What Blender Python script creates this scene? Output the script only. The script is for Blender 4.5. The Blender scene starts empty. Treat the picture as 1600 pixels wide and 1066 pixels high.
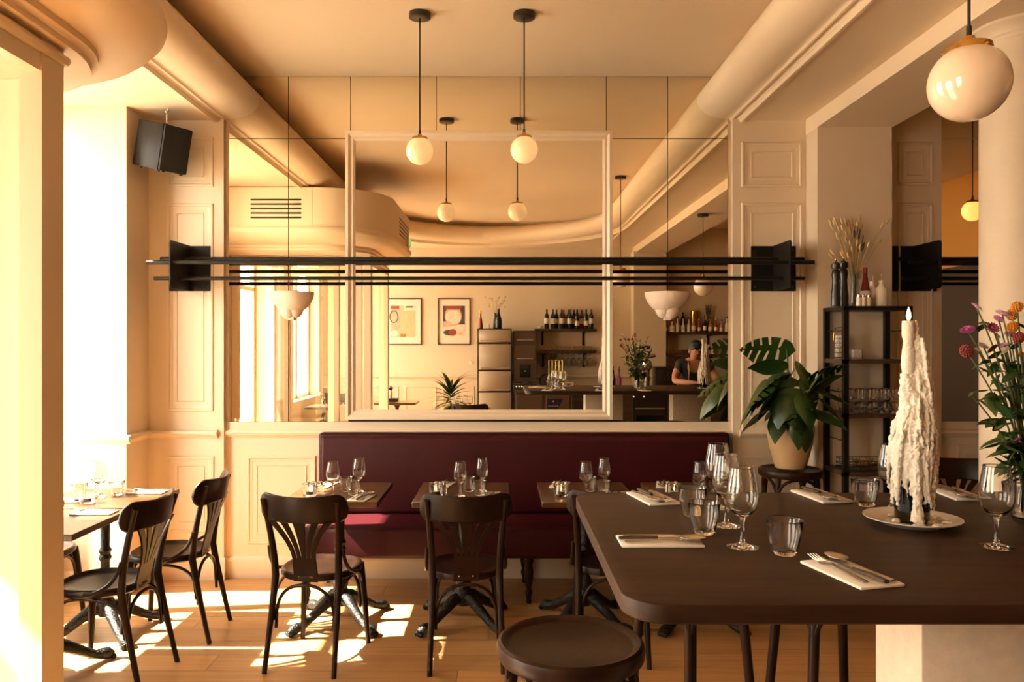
import bpy, bmesh, math, random
from mathutils import Vector, Matrix
R = math.radians
PI = math.pi
SC = bpy.context.scene
COL = SC.collection

# ------------------------------------------------------------------ camera
FPX, CX, CY, HC, D = 1225.0, 786.0, 537.0, 1.6, 5.355
cam = bpy.data.cameras.new('camera'); camo = bpy.data.objects.new('camera', cam); COL.objects.link(camo)
cam.sensor_width = 36.0; cam.lens = FPX / 1600 * 36.0
cam.shift_x = (800 - CX) / 1600; cam.shift_y = (CY - 533) / 1600
cam.clip_start = 0.05
camo.location = (0, -D, HC); camo.rotation_euler = (R(90), 0, 0)
SC.camera = camo

# ------------------------------------------------------------------ sky, sun, exposure
SUN_E, SKY_E = 60.0, 16.5
w = bpy.data.worlds.new('sky'); SC.world = w; w.use_nodes = True
bg = w.node_tree.nodes['Background']; bg.inputs[0].default_value = (1.0, 0.93, 0.80, 1); bg.inputs[1].default_value = SKY_E
sun = bpy.data.lights.new('sun', 'SUN'); sun.energy = SUN_E; sun.color = (1.0, 0.92, 0.76); sun.angle = R(0.8)
suno = bpy.data.objects.new('sun', sun); COL.objects.link(suno)
suno.rotation_euler = Vector((0.66, 0.08, -0.74)).to_track_quat('-Z', 'Y').to_euler()
suno.location = (-8, -2, 8)
for nm, y0, y1, z0, z1 in (('daylight_portal', -1.75, -0.37, 0.4, 3.08), ('daylight_portal', -4.15, -2.9, 0.05, 2.6), ('daylight_portal', -6.8, -5.3, 0.8, 2.95)):
    pl = bpy.data.lights.new(nm, 'AREA'); pl.shape = 'RECTANGLE'; pl.size = y1 - y0; pl.size_y = z1 - z0
    pl.cycles.is_portal = True
    po = bpy.data.objects.new(nm, pl); COL.objects.link(po)
    po.location = (-2.99, (y0 + y1) / 2, (z0 + z1) / 2); po.rotation_euler = (R(90), 0, R(-90))
SC.view_settings.view_transform = 'Standard'; SC.view_settings.look = 'None'
SC.view_settings.gamma = 1.0; SC.view_settings.use_curve_mapping = False
SC.view_settings.exposure = 0.5
SC.cycles.max_bounces = 14; SC.cycles.diffuse_bounces = 5; SC.cycles.glossy_bounces = 6
SC.cycles.transparent_max_bounces = 24; SC.cycles.transmission_bounces = 12
SC.cycles.sample_clamp_indirect = 6.0; SC.cycles.caustics_reflective = False; SC.cycles.caustics_refractive = False
SC.cycles.use_denoising = True

# measured from the photograph -> metres.  W: point on a plane parallel to the back wall; G: on a level plane;
# RW / RG: the same for things seen in the wall mirror (the mirror is the plane y = 0)
def W(px, py, y=0.0):
    d = D + y
    return Vector(((px - CX) * d / FPX, y, HC + (CY - py) * d / FPX))
def G(px, py, z=0.0):
    d = (HC - z) * FPX / (py - CY)
    return Vector(((px - CX) * d / FPX, d - D, z))
def RW(px, py, y):
    L = D - y
    return Vector(((px - CX) * L / FPX, y, HC + (CY - py) * L / FPX))
def RG(px, py, z=0.0):
    L = (HC - z) * FPX / (py - CY)
    return Vector(((px - CX) * L / FPX, D - L, z))

# ------------------------------------------------------------------ materials
MATS = {}
def nodes(name):
    m = bpy.data.materials.new(name); m.use_nodes = True
    nt = m.node_tree
    return m, nt, nt.nodes['Principled BSDF']
def mat(name, col, rough=0.5, metal=0.0, bump=0.0, bscale=60.0, var=0.0, vscale=4.0, spec=0.5, coat=0.0, emit=None, es=0.0, rnd=0.0, stretch=None, sheen=0.0, sss=0.0):
    m, nt, b = nodes(name)
    N, L = nt.nodes, nt.links
    c = (*col, 1)
    b.inputs['Base Color'].default_value = c
    b.inputs['Roughness'].default_value = rough; b.inputs['Metallic'].default_value = metal
    b.inputs['Specular IOR Level'].default_value = spec; b.inputs['Coat Weight'].default_value = coat
    b.inputs['Sheen Weight'].default_value = sheen
    if sss: 
        b.inputs['Subsurface Weight'].default_value = sss; b.inputs['Subsurface Radius'].default_value = (0.02, 0.012, 0.006)
    if emit:
        b.inputs['Emission Color'].default_value = (*emit, 1); b.inputs['Emission Strength'].default_value = es
    if bump or var or rnd:
        tc = N.new('ShaderNodeTexCoord'); mp = N.new('ShaderNodeMapping'); L.new(tc.outputs['Object'], mp.inputs[0])
        if stretch: mp.inputs['Scale'].default_value = stretch
        if rnd:
            oi = N.new('ShaderNodeObjectInfo'); cb = N.new('ShaderNodeCombineXYZ')
            mm = N.new('ShaderNodeMath'); mm.operation = 'MULTIPLY'; mm.inputs[1].default_value = 37.0
            L.new(oi.outputs['Random'], mm.inputs[0]); L.new(mm.outputs[0], cb.inputs[0]); L.new(mm.outputs[0], cb.inputs[1])
            L.new(cb.outputs[0], mp.inputs['Location'])
    if var or rnd:
        no = N.new('ShaderNodeTexNoise'); no.inputs['Scale'].default_value = vscale; no.inputs['Detail'].default_value = 6
        L.new(mp.outputs[0], no.inputs[0])
        mr = N.new('ShaderNodeMapRange'); mr.inputs[1].default_value = 0.3; mr.inputs[2].default_value = 0.7
        mr.inputs[3].default_value = 1 - var; mr.inputs[4].default_value = 1 + var * 0.6
        L.new(no.outputs['Fac'], mr.inputs[0])
        fac = mr.outputs[0]
        if rnd:
            m2 = N.new('ShaderNodeMapRange'); m2.inputs[3].default_value = 1 - rnd; m2.inputs[4].default_value = 1 + rnd
            L.new(oi.outputs['Random'], m2.inputs[0])
            mu = N.new('ShaderNodeMath'); mu.operation = 'MULTIPLY'; L.new(fac, mu.inputs[0]); L.new(m2.outputs[0], mu.inputs[1]); fac = mu.outputs[0]
        vm = N.new('ShaderNodeVectorMath'); vm.operation = 'SCALE'; vm.inputs[0].default_value = col
        L.new(fac, vm.inputs['Scale']); L.new(vm.outputs[0], b.inputs['Base Color'])
    if bump:
        nb = N.new('ShaderNodeTexNoise'); nb.inputs['Scale'].default_value = bscale; nb.inputs['Detail'].default_value = 4
        L.new(mp.outputs[0], nb.inputs[0])
        bp = N.new('ShaderNodeBump'); bp.inputs['Strength'].default_value = bump; bp.inputs['Distance'].default_value = 0.01
        L.new(nb.outputs['Fac'], bp.inputs['Height']); L.new(bp.outputs[0], b.inputs['Normal'])
    MATS[name] = m
    return m
def wood(name, c0, c1, rough=0.35, scale=(1.0, 14.0, 14.0), rnd=0.0, coat=0.0, spec=0.5):
    m, nt, b = nodes(name); N, L = nt.nodes, nt.links
    tc = N.new('ShaderNodeTexCoord'); mp = N.new('ShaderNodeMapping'); mp.inputs['Scale'].default_value = scale
    L.new(tc.outputs['Object'], mp.inputs[0])
    oi = N.new('ShaderNodeObjectInfo')
    if rnd:
        mm = N.new('ShaderNodeMath'); mm.operation = 'MULTIPLY'; mm.inputs[1].default_value = 53.0
        cb = N.new('ShaderNodeCombineXYZ'); L.new(oi.outputs['Random'], mm.inputs[0])
        for k in range(3): L.new(mm.outputs[0], cb.inputs[k])
        L.new(cb.outputs[0], mp.inputs['Location'])
    n1 = N.new('ShaderNodeTexNoise'); n1.inputs['Scale'].default_value = 2.2; n1.inputs['Detail'].default_value = 8; n1.inputs['Distortion'].default_value = 0.7
    L.new(mp.outputs[0], n1.inputs[0])
    n2 = N.new('ShaderNodeTexNoise'); n2.inputs['Scale'].default_value = 14; n2.inputs['Detail'].default_value = 5
    L.new(mp.outputs[0], n2.inputs[0])
    ad = N.new('ShaderNodeMath'); ad.operation = 'MULTIPLY_ADD'; ad.inputs[1].default_value = 0.35
    L.new(n2.outputs['Fac'], ad.inputs[0]); L.new(n1.outputs['Fac'], ad.inputs[2])
    cr = N.new('ShaderNodeValToRGB'); cr.color_ramp.elements[0].position = 0.42; cr.color_ramp.elements[1].position = 0.85
    cr.color_ramp.elements[0].color = (*c0, 1); cr.color_ramp.elements[1].color = (*c1, 1)
    L.new(ad.outputs[0], cr.inputs[0])
    out = cr.outputs[0]
    if rnd:
        mr = N.new('ShaderNodeMapRange'); mr.inputs[3].default_value = 1 - rnd; mr.inputs[4].default_value = 1 + rnd
        L.new(oi.outputs['Random'], mr.inputs[0])
        vm = N.new('ShaderNodeVectorMath'); vm.operation = 'SCALE'; L.new(out, vm.inputs[0]); L.new(mr.outputs[0], vm.inputs['Scale']); out = vm.outputs[0]
    L.new(out, b.inputs['Base Color'])
    b.inputs['Roughness'].default_value = rough; b.inputs['Coat Weight'].default_value = coat; b.inputs['Coat Roughness'].default_value = 0.15; b.inputs['Specular IOR Level'].default_value = spec
    bp = N.new('ShaderNodeBump'); bp.inputs['Strength'].default_value = 0.12; bp.inputs['Distance'].default_value = 0.004
    L.new(ad.outputs[0], bp.inputs['Height']); L.new(bp.outputs[0], b.inputs['Normal'])
    MATS[name] = m
def glass(name, tint=(1, 1, 1), base=0.06, power=3.0, rough=0.0):
    m = bpy.data.materials.new(name); m.use_nodes = True; nt = m.node_tree; N, L = nt.nodes, nt.links
    N.remove(N['Principled BSDF'])
    tr = N.new('ShaderNodeBsdfTransparent'); tr.inputs[0].default_value = (*tint, 1)
    gl = N.new('ShaderNodeBsdfGlossy'); gl.inputs['Roughness'].default_value = rough; gl.inputs[0].default_value = (1, 1, 1, 1)
    lw = N.new('ShaderNodeLayerWeight'); lw.inputs[0].default_value = 0.5
    pw = N.new('ShaderNodeMath'); pw.operation = 'POWER'; pw.inputs[1].default_value = power; L.new(lw.outputs['Facing'], pw.inputs[0])
    mr = N.new('ShaderNodeMapRange'); mr.inputs[3].default_value = base; mr.inputs[4].default_value = 0.95; L.new(pw.outputs[0], mr.inputs[0])
    mx = N.new('ShaderNodeMixShader'); L.new(mr.outputs[0], mx.inputs[0]); L.new(tr.outputs[0], mx.inputs[1]); L.new(gl.outputs[0], mx.inputs[2])
    L.new(mx.outputs[0], N['Material Output'].inputs[0])
    MATS[name] = m
CREAM = (0.66, 0.53, 0.385)
mat('paint', CREAM, 0.55, bump=0.05, bscale=120, var=0.03, vscale=2)
mat('ceiling_paint', (0.76, 0.605, 0.43), 0.6, bump=0.04, bscale=40, var=0.03, vscale=1.2)
mat('gloss_paint', (0.67, 0.54, 0.395), 0.36)
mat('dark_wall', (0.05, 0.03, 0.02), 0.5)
mat('stone', (0.62, 0.50, 0.37), 0.8, bump=0.06, bscale=240, var=0.09, vscale=30)
mat('plaster', (0.74, 0.58, 0.46), 0.75, bump=0.08, bscale=150)
mat('column_paint', (0.56, 0.44, 0.31), 0.6, bump=0.12, bscale=45, var=0.04, vscale=10)
mat('black_metal', (0.008, 0.006, 0.005), 0.48, spec=0.22)
mat('black_satin', (0.015, 0.011, 0.009), 0.3)
mat('cast_iron', (0.008, 0.007, 0.007), 0.34, bump=0.7, bscale=110, spec=0.3)
mat('leather', (0.036, 0.0027, 0.0045), 0.46, bump=0.10, bscale=220, var=0.12, vscale=5, spec=0.2)
mat('brass', (0.62, 0.36, 0.10), 0.24, 1.0)
mat('steel', (0.55, 0.48, 0.40), 0.22, 1.0)
mat('brushed_steel', (0.52, 0.46, 0.40), 0.42, 1.0, bump=0.1, bscale=60, stretch=(40, 1, 1))
mat('chrome', (0.75, 0.70, 0.64), 0.08, 1.0)
mat('napkin', (0.72, 0.64, 0.52), 0.85, bump=0.2, bscale=500)
mat('porcelain', (0.66, 0.58, 0.47), 0.25)
mat('white_ceramic', (0.80, 0.70, 0.56), 0.3)
mat('wax', (0.70, 0.60, 0.48), 0.6, bump=0.5, bscale=160)
mat('leaf', (0.018, 0.050, 0.007), 0.35, var=0.35, vscale=9, rnd=0.3)
mat('leaf_pale', (0.07, 0.095, 0.014), 0.45, var=0.3, vscale=9, rnd=0.25)
mat('stem', (0.09, 0.11, 0.03), 0.5)
mat('soil', (0.03, 0.018, 0.01), 0.95, bump=1.0, bscale=80)
mat('pot', (0.50, 0.31, 0.15), 0.3, var=0.05, vscale=6)
mat('straw', (0.52, 0.36, 0.17), 0.8, rnd=0.15, var=0.1)
mat('lavender', (0.10, 0.07, 0.06), 0.9)
mat('petal_pink', (0.50, 0.25, 0.30), 0.7); mat('petal_magenta', (0.30, 0.05, 0.16), 0.7); mat('petal_orange', (0.55, 0.20, 0.015), 0.7)
mat('petal_white', (0.62, 0.52, 0.38), 0.7); mat('petal_red', (0.22, 0.03, 0.02), 0.7)
mat('rubber', (0.01, 0.009, 0.009), 0.7)
mat('speaker_grille', (0.006, 0.005, 0.005), 0.85, bump=0.6, bscale=600)
wood('speaker_wood', (0.006, 0.005, 0.004), (0.018, 0.014, 0.011), 0.45, (20, 20, 1), spec=0.1)
wood('chair_wood', (0.008, 0.0034, 0.002), (0.020, 0.008, 0.004), 0.34, (6, 6, 1.5), coat=0.0, spec=0.2)
wood('stool_wood', (0.013, 0.0055, 0.0028), (0.030, 0.012, 0.006), 0.36, (6, 6, 1.5), coat=0.0, spec=0.15)
wood('table_wood', (0.040, 0.014, 0.0055), (0.10, 0.040, 0.015), 0.28, (1.5, 9, 9), rnd=0.12, coat=0.0, spec=0.4)
wood('high_table_wood', (0.019, 0.0075, 0.0032), (0.040, 0.017, 0.0075), 0.5, (0.8, 7, 7), spec=0.17)
wood('oak', (0.36, 0.175, 0.06), (0.54, 0.29, 0.115), 0.36, (0.9, 8, 8), rnd=0.16)
wood('cabinet_wood', (0.035, 0.018, 0.009), (0.07, 0.036, 0.018), 0.45, (1, 8, 8))
m, nt, b = nodes('clear_glass'); b.inputs['Base Color'].default_value = (0.99, 0.97, 0.94, 1); b.inputs['Transmission Weight'].default_value = 1.0; b.inputs['Roughness'].default_value = 0.0; b.inputs['IOR'].default_value = 1.45; MATS['clear_glass'] = m
glass('pane_glass', (0.97, 0.97, 0.95), 0.04, 4.0)
glass('green_glass', (0.10, 0.13, 0.03), 0.06, 3.0)
glass('amber_glass', (0.25, 0.06, 0.02), 0.06, 3.0)
glass('water', (0.9, 0.9, 0.85), 0.03, 3.0)
mat('bottle_dark', (0.010, 0.010, 0.008), 0.12)
mat('bottle_red', (0.20, 0.02, 0.015), 0.2)
mat('bottle_amber', (0.45, 0.16, 0.02), 0.2)
mat('paper', (0.72, 0.60, 0.45), 0.8)
mat('skin', (0.42, 0.17, 0.09), 0.5, sss=0.1)
mat('hair', (0.012, 0.008, 0.006), 0.6)
mat('black_cloth', (0.010, 0.009, 0.010), 0.85)
mat('strap_cloth', (0.35, 0.25, 0.15), 0.8)
mat('opal_lit', (0.70, 0.53, 0.34), 0.18, emit=(1.0, 0.54, 0.21), es=0.50, coat=0.3)
mat('opal', (0.68, 0.52, 0.37), 0.10, emit=(1.0, 0.58, 0.28), es=0.06, coat=0.5)
mat('opal_amber', (0.88, 0.70, 0.40), 0.15, emit=(1.0, 0.50, 0.12), es=1.2)
mat('flame', (1, 0.8, 0.4), 0.5, emit=(1.0, 0.50, 0.16), es=14)
mat('exit_green', (0.05, 0.25, 0.05), 0.5, emit=(0.45, 0.9, 0.25), es=0.5)
mat('red_led', (0.5, 0.01, 0.01), 0.5, emit=(1, 0.03, 0.02), es=0.8)
mat('lit_knob', (0.8, 0.7, 0.5), 0.3, emit=(1, 0.85, 0.5), es=0.5)
m, nt, b = nodes('mirror'); b.inputs['Base Color'].default_value = (0.90, 0.82, 0.66, 1); b.inputs['Metallic'].default_value = 1; b.inputs['Roughness'].default_value = 0.0; MATS['mirror'] = m
m, nt, b = nodes('clear_mirror'); b.inputs['Base Color'].default_value = (0.90, 0.85, 0.74, 1); b.inputs['Metallic'].default_value = 1; b.inputs['Roughness'].default_value = 0.0; MATS['clear_mirror'] = m
mat('pavement', (0.42, 0.38, 0.32), 0.9, var=0.1, vscale=1)
mat('print_beige', (0.60, 0.42, 0.24), 0.6, var=0.15, vscale=8, stretch=(14, 1, 1)); mat('print_red', (0.28, 0.05, 0.03), 0.5); mat('print_pink', (0.62, 0.38, 0.28), 0.5, var=0.3, vscale=14)
mat('print_dark', (0.07, 0.05, 0.045), 0.5); mat('print_grey', (0.42, 0.38, 0.27), 0.5, var=0.2, vscale=10); mat('print_cream', (0.74, 0.60, 0.46), 0.5, var=0.2, vscale=20)
mat('display_blue', (0.012, 0.016, 0.035), 0.25)
mat('gold_foil', (0.75, 0.42, 0.06), 0.25, 1.0)
mat('painted_lamplight', (0.60, 0.26, 0.05), 0.6)  # orange lamplight on the far upper wall, put into its colour

# ------------------------------------------------------------------ mesh helpers
class MB:
    def __init__(s): s.v = []; s.f = []
    def add(s, v, f):
        o = len(s.v); s.v += [tuple(p) for p in v]; s.f += [tuple(i + o for i in q) for q in f]; return s
    def box(s, x0, x1, y0, y1, z0, z1, b=0.0, seg=2):
        if b <= 0:
            v = [(x0, y0, z0), (x1, y0, z0), (x1, y1, z0), (x0, y1, z0), (x0, y0, z1), (x1, y0, z1), (x1, y1, z1), (x0, y1, z1)]
            return s.add(v, [(3, 2, 1, 0), (4, 5, 6, 7), (0, 1, 5, 4), (1, 2, 6, 5), (2, 3, 7, 6), (3, 0, 4, 7)])
        bm = bmesh.new(); bmesh.ops.create_cube(bm, size=1)
        for q in bm.verts: q.co = Vector(((x0 + x1) / 2 + q.co.x * (x1 - x0), (y0 + y1) / 2 + q.co.y * (y1 - y0), (z0 + z1) / 2 + q.co.z * (z1 - z0)))
        bmesh.ops.bevel(bm, geom=bm.edges[:], offset=b, segments=seg, affect='EDGES', profile=0.5)
        bm.verts.index_update()
        s.add([q.co[:] for q in bm.verts], [[q.index for q in f.verts] for f in bm.faces]); bm.free(); return s
    def tube(s, pts, r, n=8, cap=True, closed=False, flat=None):
        P = [Vector(p) for p in pts]; m = len(P); rr = r if isinstance(r, (list, tuple)) else [r] * m
        v = []; prev = None
        for i in range(m):
            if closed: t = P[(i + 1) % m] - P[i - 1]
            else: t = P[min(i + 1, m - 1)] - P[max(i - 1, 0)]
            t.normalize()
            if prev is None:
                a = Vector((0, 0, 1)) if abs(t.z) < 0.9 else Vector((1, 0, 0))
                n1 = t.cross(a).normalized()
            else:
                n1 = (prev - t * prev.dot(t)).normalized()
            prev = n1; n2 = t.cross(n1)
            for k in range(n):
                a = 2 * PI * k / n; c_, s_ = math.cos(a), math.sin(a)
                fx, fy = (1, 1) if flat is None else flat
                v.append(P[i] + (n1 * c_ * fx + n2 * s_ * fy) * rr[i])
        f = []
        for i in range(m if closed else m - 1):
            j = (i + 1) % m
            for k in range(n):
                l = (k + 1) % n
                f.append((i * n + k, i * n + l, j * n + l, j * n + k))
        if cap and not closed:
            f.append(tuple(range(n - 1, -1, -1))); f.append(tuple((m - 1) * n + k for k in range(n)))
        return s.add(v, f)
    def lathe(s, prof, c=(0, 0, 0), n=24, a0=0.0, a1=2 * PI, sx=1, sy=1):
        full = abs(a1 - a0 - 2 * PI) < 1e-6; st = n if full else n + 1
        v = []; f = []
        for (r, z) in prof:
            for k in range(st):
                a = a0 + (a1 - a0) * k / n
                v.append((c[0] + r * math.cos(a) * sx, c[1] + r * math.sin(a) * sy, c[2] + z))
        for i in range(len(prof) - 1):
            for k in range(n):
                l = (k + 1) % st
                f.append((i * st + k, i * st + l, (i + 1) * st + l, (i + 1) * st + k))
        return s.add(v, f)
    def ball(s, c, r, n=12, sx=1, sy=1, sz=1):
        m = max(4, n // 2)
        return s.lathe([(max(1e-5, r * math.sin(PI * i / m)), -r * sz * math.cos(PI * i / m)) for i in range(m + 1)], c, n, sx=sx, sy=sy)
    def prism(s, poly, h0, h1, axis='z'):
        n = len(poly)
        def P(a, b, h): return (a, b, h) if axis == 'z' else ((a, h, b) if axis == 'y' else (h, a, b))
        v = [P(a, b, h0) for a, b in poly] + [P(a, b, h1) for a, b in poly]
        f = [tuple(range(n - 1, -1, -1)), tuple(range(n, 2 * n))] + [(i, (i + 1) % n, n + (i + 1) % n, n + i) for i in range(n)]
        return s.add(v, f)
    def frame(s, x0, x1, z0, z1, prof, y):
        """moulded rectangular frame on a wall facing -y: prof = (inset, height) pairs"""
        rings = [[(x0 + o, y - h, z0 + o), (x1 - o, y - h, z0 + o), (x1 - o, y - h, z1 - o), (x0 + o, y - h, z1 - o)] for o, h in prof]
        v = [p for r in rings for p in r]; f = []
        for i in range(len(prof) - 1):
            for k in range(4):
                l = (k + 1) % 4
                f.append((i * 4 + k, i * 4 + l, (i + 1) * 4 + l, (i + 1) * 4 + k))
        return s.add(v, f)
    def xform(s, M):
        s.v = [tuple(M @ Vector(p)) for p in s.v]; return s
    def mesh(s, name, smooth=True, angle=38):
        me = bpy.data.meshes.new(name); me.from_pydata(s.v, [], s.f); me.update()
        bm = bmesh.new(); bm.from_mesh(me); bmesh.ops.recalc_face_normals(bm, faces=bm.faces); bm.to_mesh(me); bm.free()
        if smooth:
            me.polygons.foreach_set('use_smooth', [True] * len(me.polygons)); me.set_sharp_from_angle(angle=R(angle))
        return me
    def build(s, name, m, parent=None, smooth=True, angle=38):
        me = s.mesh(name, smooth, angle)
        o = bpy.data.objects.new(name, me); COL.objects.link(o)
        if m: me.materials.append(MATS[m])
        if parent is not None: o.parent = parent
        return o
def arc(c, r, a0, a1, n):
    return [(c[0] + r * math.cos(R(a0 + (a1 - a0) * i / n)), c[1] + r * math.sin(R(a0 + (a1 - a0) * i / n))) for i in range(n + 1)]
def bez(p0, p1, p2, n=10, p3=None):
    p0, p1, p2 = Vector(p0), Vector(p1), Vector(p2)
    if p3 is None: return [(1 - t) ** 2 * p0 + 2 * t * (1 - t) * p1 + t * t * p2 for t in [i / n for i in range(n + 1)]]
    p3 = Vector(p3)
    return [(1 - t) ** 3 * p0 + 3 * t * (1 - t) ** 2 * p1 + 3 * t * t * (1 - t) * p2 + t ** 3 * p3 for t in [i / n for i in range(n + 1)]]
def tag(o, label=None, cat=None, group=None, kind=None):
    if label: o['label'] = label
    if cat: o['category'] = cat
    if group: o['group'] = group
    if kind: o['kind'] = kind
    return o
def thing(name, label, cat, loc=(0, 0, 0), rz=0.0, group=None):
    o = bpy.data.objects.new(name, None); COL.objects.link(o); o.empty_display_size = 0.05
    o.location = loc; o.rotation_euler = (0, 0, rz)
    return tag(o, label, cat, group)
def copy_tree(o, parent=None):
    c = o.copy(); COL.objects.link(c); c.parent = parent
    for ch in list(o.children): copy_tree(ch, c)
    return c
def struct(name, mb, m, label=None, smooth=True, parent=None):
    o = mb.build(name, m, parent, smooth)
    if parent is None: tag(o, label, None, None, 'structure')
    return o
class Maker:
    """one prototype per kind; the first call builds it, later calls copy it with all its parts"""
    def __init__(s, fn): s.fn = fn; s.p = None
    def __call__(s, label, cat, loc, rz=0.0, group=None, scale=None):
        if s.p is None: s.p = o = s.fn()
        else: o = copy_tree(s.p)
        o.location = loc; o.rotation_euler = (0, 0, rz)
        if scale: o.scale = (scale,) * 3
        return tag(o, label, cat, group)
# ================================================================== THE SETTING
ZC, ZS, ZB, ZB2 = 3.423, 3.113, 3.135, 3.012        # ceiling, soffit, cornice underside, cross-beam underside
XL, XR, XM = -1.871, 1.535, -0.168                  # coffer edges and centre
YB = -7.05                                          # wall behind the camera
XF = -2.85                                          # street front (inner face)
XE = 5.0
# ---- floor of oak boards
fl = MB(); fl.box(-3.05, XE + 0.1, YB - 0.1, 0.15, -0.12, -0.014)
floor = struct('floor', fl, 'oak', 'pale oak plank floor of the dining room', False)
pm = MB().box(-0.5, 0.5, -0.5, 0.5, -0.5, 0.5, 0.0).mesh('plank', False); pm.materials.append(MATS['oak'])
random.seed(3)
PW = 0.19; row = 0; y = 0.0
while y > YB:
    x = XF - random.uniform(0, 1.7)
    while x < XE:
        ln = random.uniform(1.6, 2.2); a, b_ = max(x, XF), min(x + ln, XE)
        if b_ - a > 0.05:
            o = bpy.data.objects.new('plank', pm); COL.objects.link(o); o.parent = floor
            yy0 = max(y - PW, YB)
            o.scale = (b_ - a - 0.0025, y - yy0 - 0.0025, 0.014); o.location = ((a + b_) / 2, (y + yy0) / 2, -0.007)
        x += ln
    y -= PW
# ---- street outside
struct('pavement', MB().box(-14, -3.05, -16, 8, -0.3, -0.1), 'pavement', 'sunlit street pavement outside the windows', False)
# ---- walls
wb = MB().box(-3.05, XE + 0.15, 0, 0.15, 0, 3.6)
wall_back = struct('wall_back', wb, 'paint', 'cream panelled wall that carries the mirrors', False)
wl = MB()
X0 = XF - 0.2
OPEN = [(-1.75, -0.361, 0.40, 3.08), (-4.15, -2.92, 0.0, 2.60), (-6.8, -5.3, 0.80, 2.95)]
ys = YB
for (a, b_, z0, z1) in sorted(OPEN):
    wl.box(X0, XF, ys, a, 0, 3.6)
    if z0 > 0: wl.box(X0, XF, a, b_, 0, z0)
    wl.box(X0, XF, a, b_, z1, 3.6); ys = b_
wl.box(X0, XF, ys, 0, 0, 3.6)
wl.box(XF, -2.40, -0.36, -0.0005, 0, 3.3)
wall_left = struct('wall_left', wl, 'paint', 'cream street wall with window openings and a deep pier', False)
wall_rear = struct('wall_rear', MB().box(-3.05, XE + 0.15, YB - 0.15, YB, 0, 3.6), 'paint', 'cream wall behind the bar, seen in the mirror', False)
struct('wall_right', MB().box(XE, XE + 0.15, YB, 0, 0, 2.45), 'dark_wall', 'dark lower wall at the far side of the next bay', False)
struct('wall_right_upper', MB().box(XE, XE + 0.15, YB, 0, 2.45, 3.6), 'painted_lamplight', 'upper wall of the next bay with orange lamplight painted in', False)
# piers that carry the cross-beam
pier = struct('wall_pier_back', MB().box(2.052, 2.538, -0.24, 0, 0, ZB2), 'paint', 'plain cream pier behind the black shelf', False)
struct('wall_pier_rear', MB().box(2.02, 2.52, YB, YB + 0.28, 0, ZB2 + 0.02), 'paint', 'plain cream pier between the bar shelves, in the mirror', False)
# ---- ceiling
ce = MB(); ce.box(-1.97, 1.65, -6.75, 0, ZC, ZC + 0.12); ce.box(2.54, XE, YB, 0, ZC, ZC + 0.12)
ceiling = struct('ceiling', ce, 'ceiling_paint', 'cream coffered ceiling', False)
YA, RX, RY = -4.76, (XR - XL) / 2, 1.85
path = [(Vector((XL, 0.0)), Vector((1, 0))), (Vector((XL, YA)), Vector((1, 0)))]
NE = 40
for i in range(1, NE):
    t = PI + PI * i / NE
    p = Vector((XM + RX * math.cos(t), YA + RY * math.sin(t)))
    n = Vector((-math.cos(t) / RX, -math.sin(t) / RY)).normalized()
    path.append((p, n))
path += [(Vector((XR, YA)), Vector((-1, 0))), (Vector((XR, 0.0)), Vector((-1, 0)))]
sf = MB()
sf.box(XF, XL - 0.06, YB, 0, ZS, ZS + 0.4); sf.box(XR + 0.06, 2.05, YB, 0, ZS, ZS + 0.4)
for i in range(1, len(path) - 2):
    (p, n), (q, m2) = path[i], path[i + 1]
    p2, q2 = p - n * 0.05, q - m2 * 0.05
    sf.add([(p2.x, p2.y, ZS), (q2.x, q2.y, ZS), (q2.x, YB, ZS), (p2.x, YB, ZS)], [(0, 1, 2, 3)])
struct('ceiling_soffit', sf, 'ceiling_paint', 'lower flat cream soffit around the coffer', False)
struct('ceiling_beam', MB().box(2.05, 2.54, YB, 0, ZB2, ZC + 0.1), 'ceiling_paint', 'cream cross-beam over the round column', False)
prof = [(0.04, ZC + 0.02), (0.075, ZC)] + [(0.075 - 0.055 * math.sin(R(a)), ZC - 0.04 * (1 - math.cos(R(a)))) for a in (25, 50, 75, 90)]
prof += [(0.02 + 0.19 * math.cos(R(a)), 3.26 + 0.125 * math.sin(R(a))) for a in range(88, -91, -8)]
prof += [(0.0, ZB), (-0.010, ZB - 0.003), (-0.018, ZB - 0.013), (-0.030, ZB - 0.015), (-0.030, ZB - 0.002), (-0.042, ZB - 0.003), (-0.056, ZB - 0.014), (-0.072, ZB - 0.038), (-0.09, ZB - 0.038), (-0.09, ZS + 0.01)]
bmv, bmf = [], []
for (p, n) in path:
    for (u, z) in prof: bmv.append((p.x + n.x * u, p.y + n.y * u, z))
k = len(prof)
for i in range(len(path) - 1):
    for j in range(k - 1): bmf.append((i * k + j, i * k + j + 1, (i + 1) * k + j + 1, (i + 1) * k + j))
struct('trim_1', MB().add(bmv, bmf), 'ceiling_paint', 'fat half-round plaster cornice running round the coffer')

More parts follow.
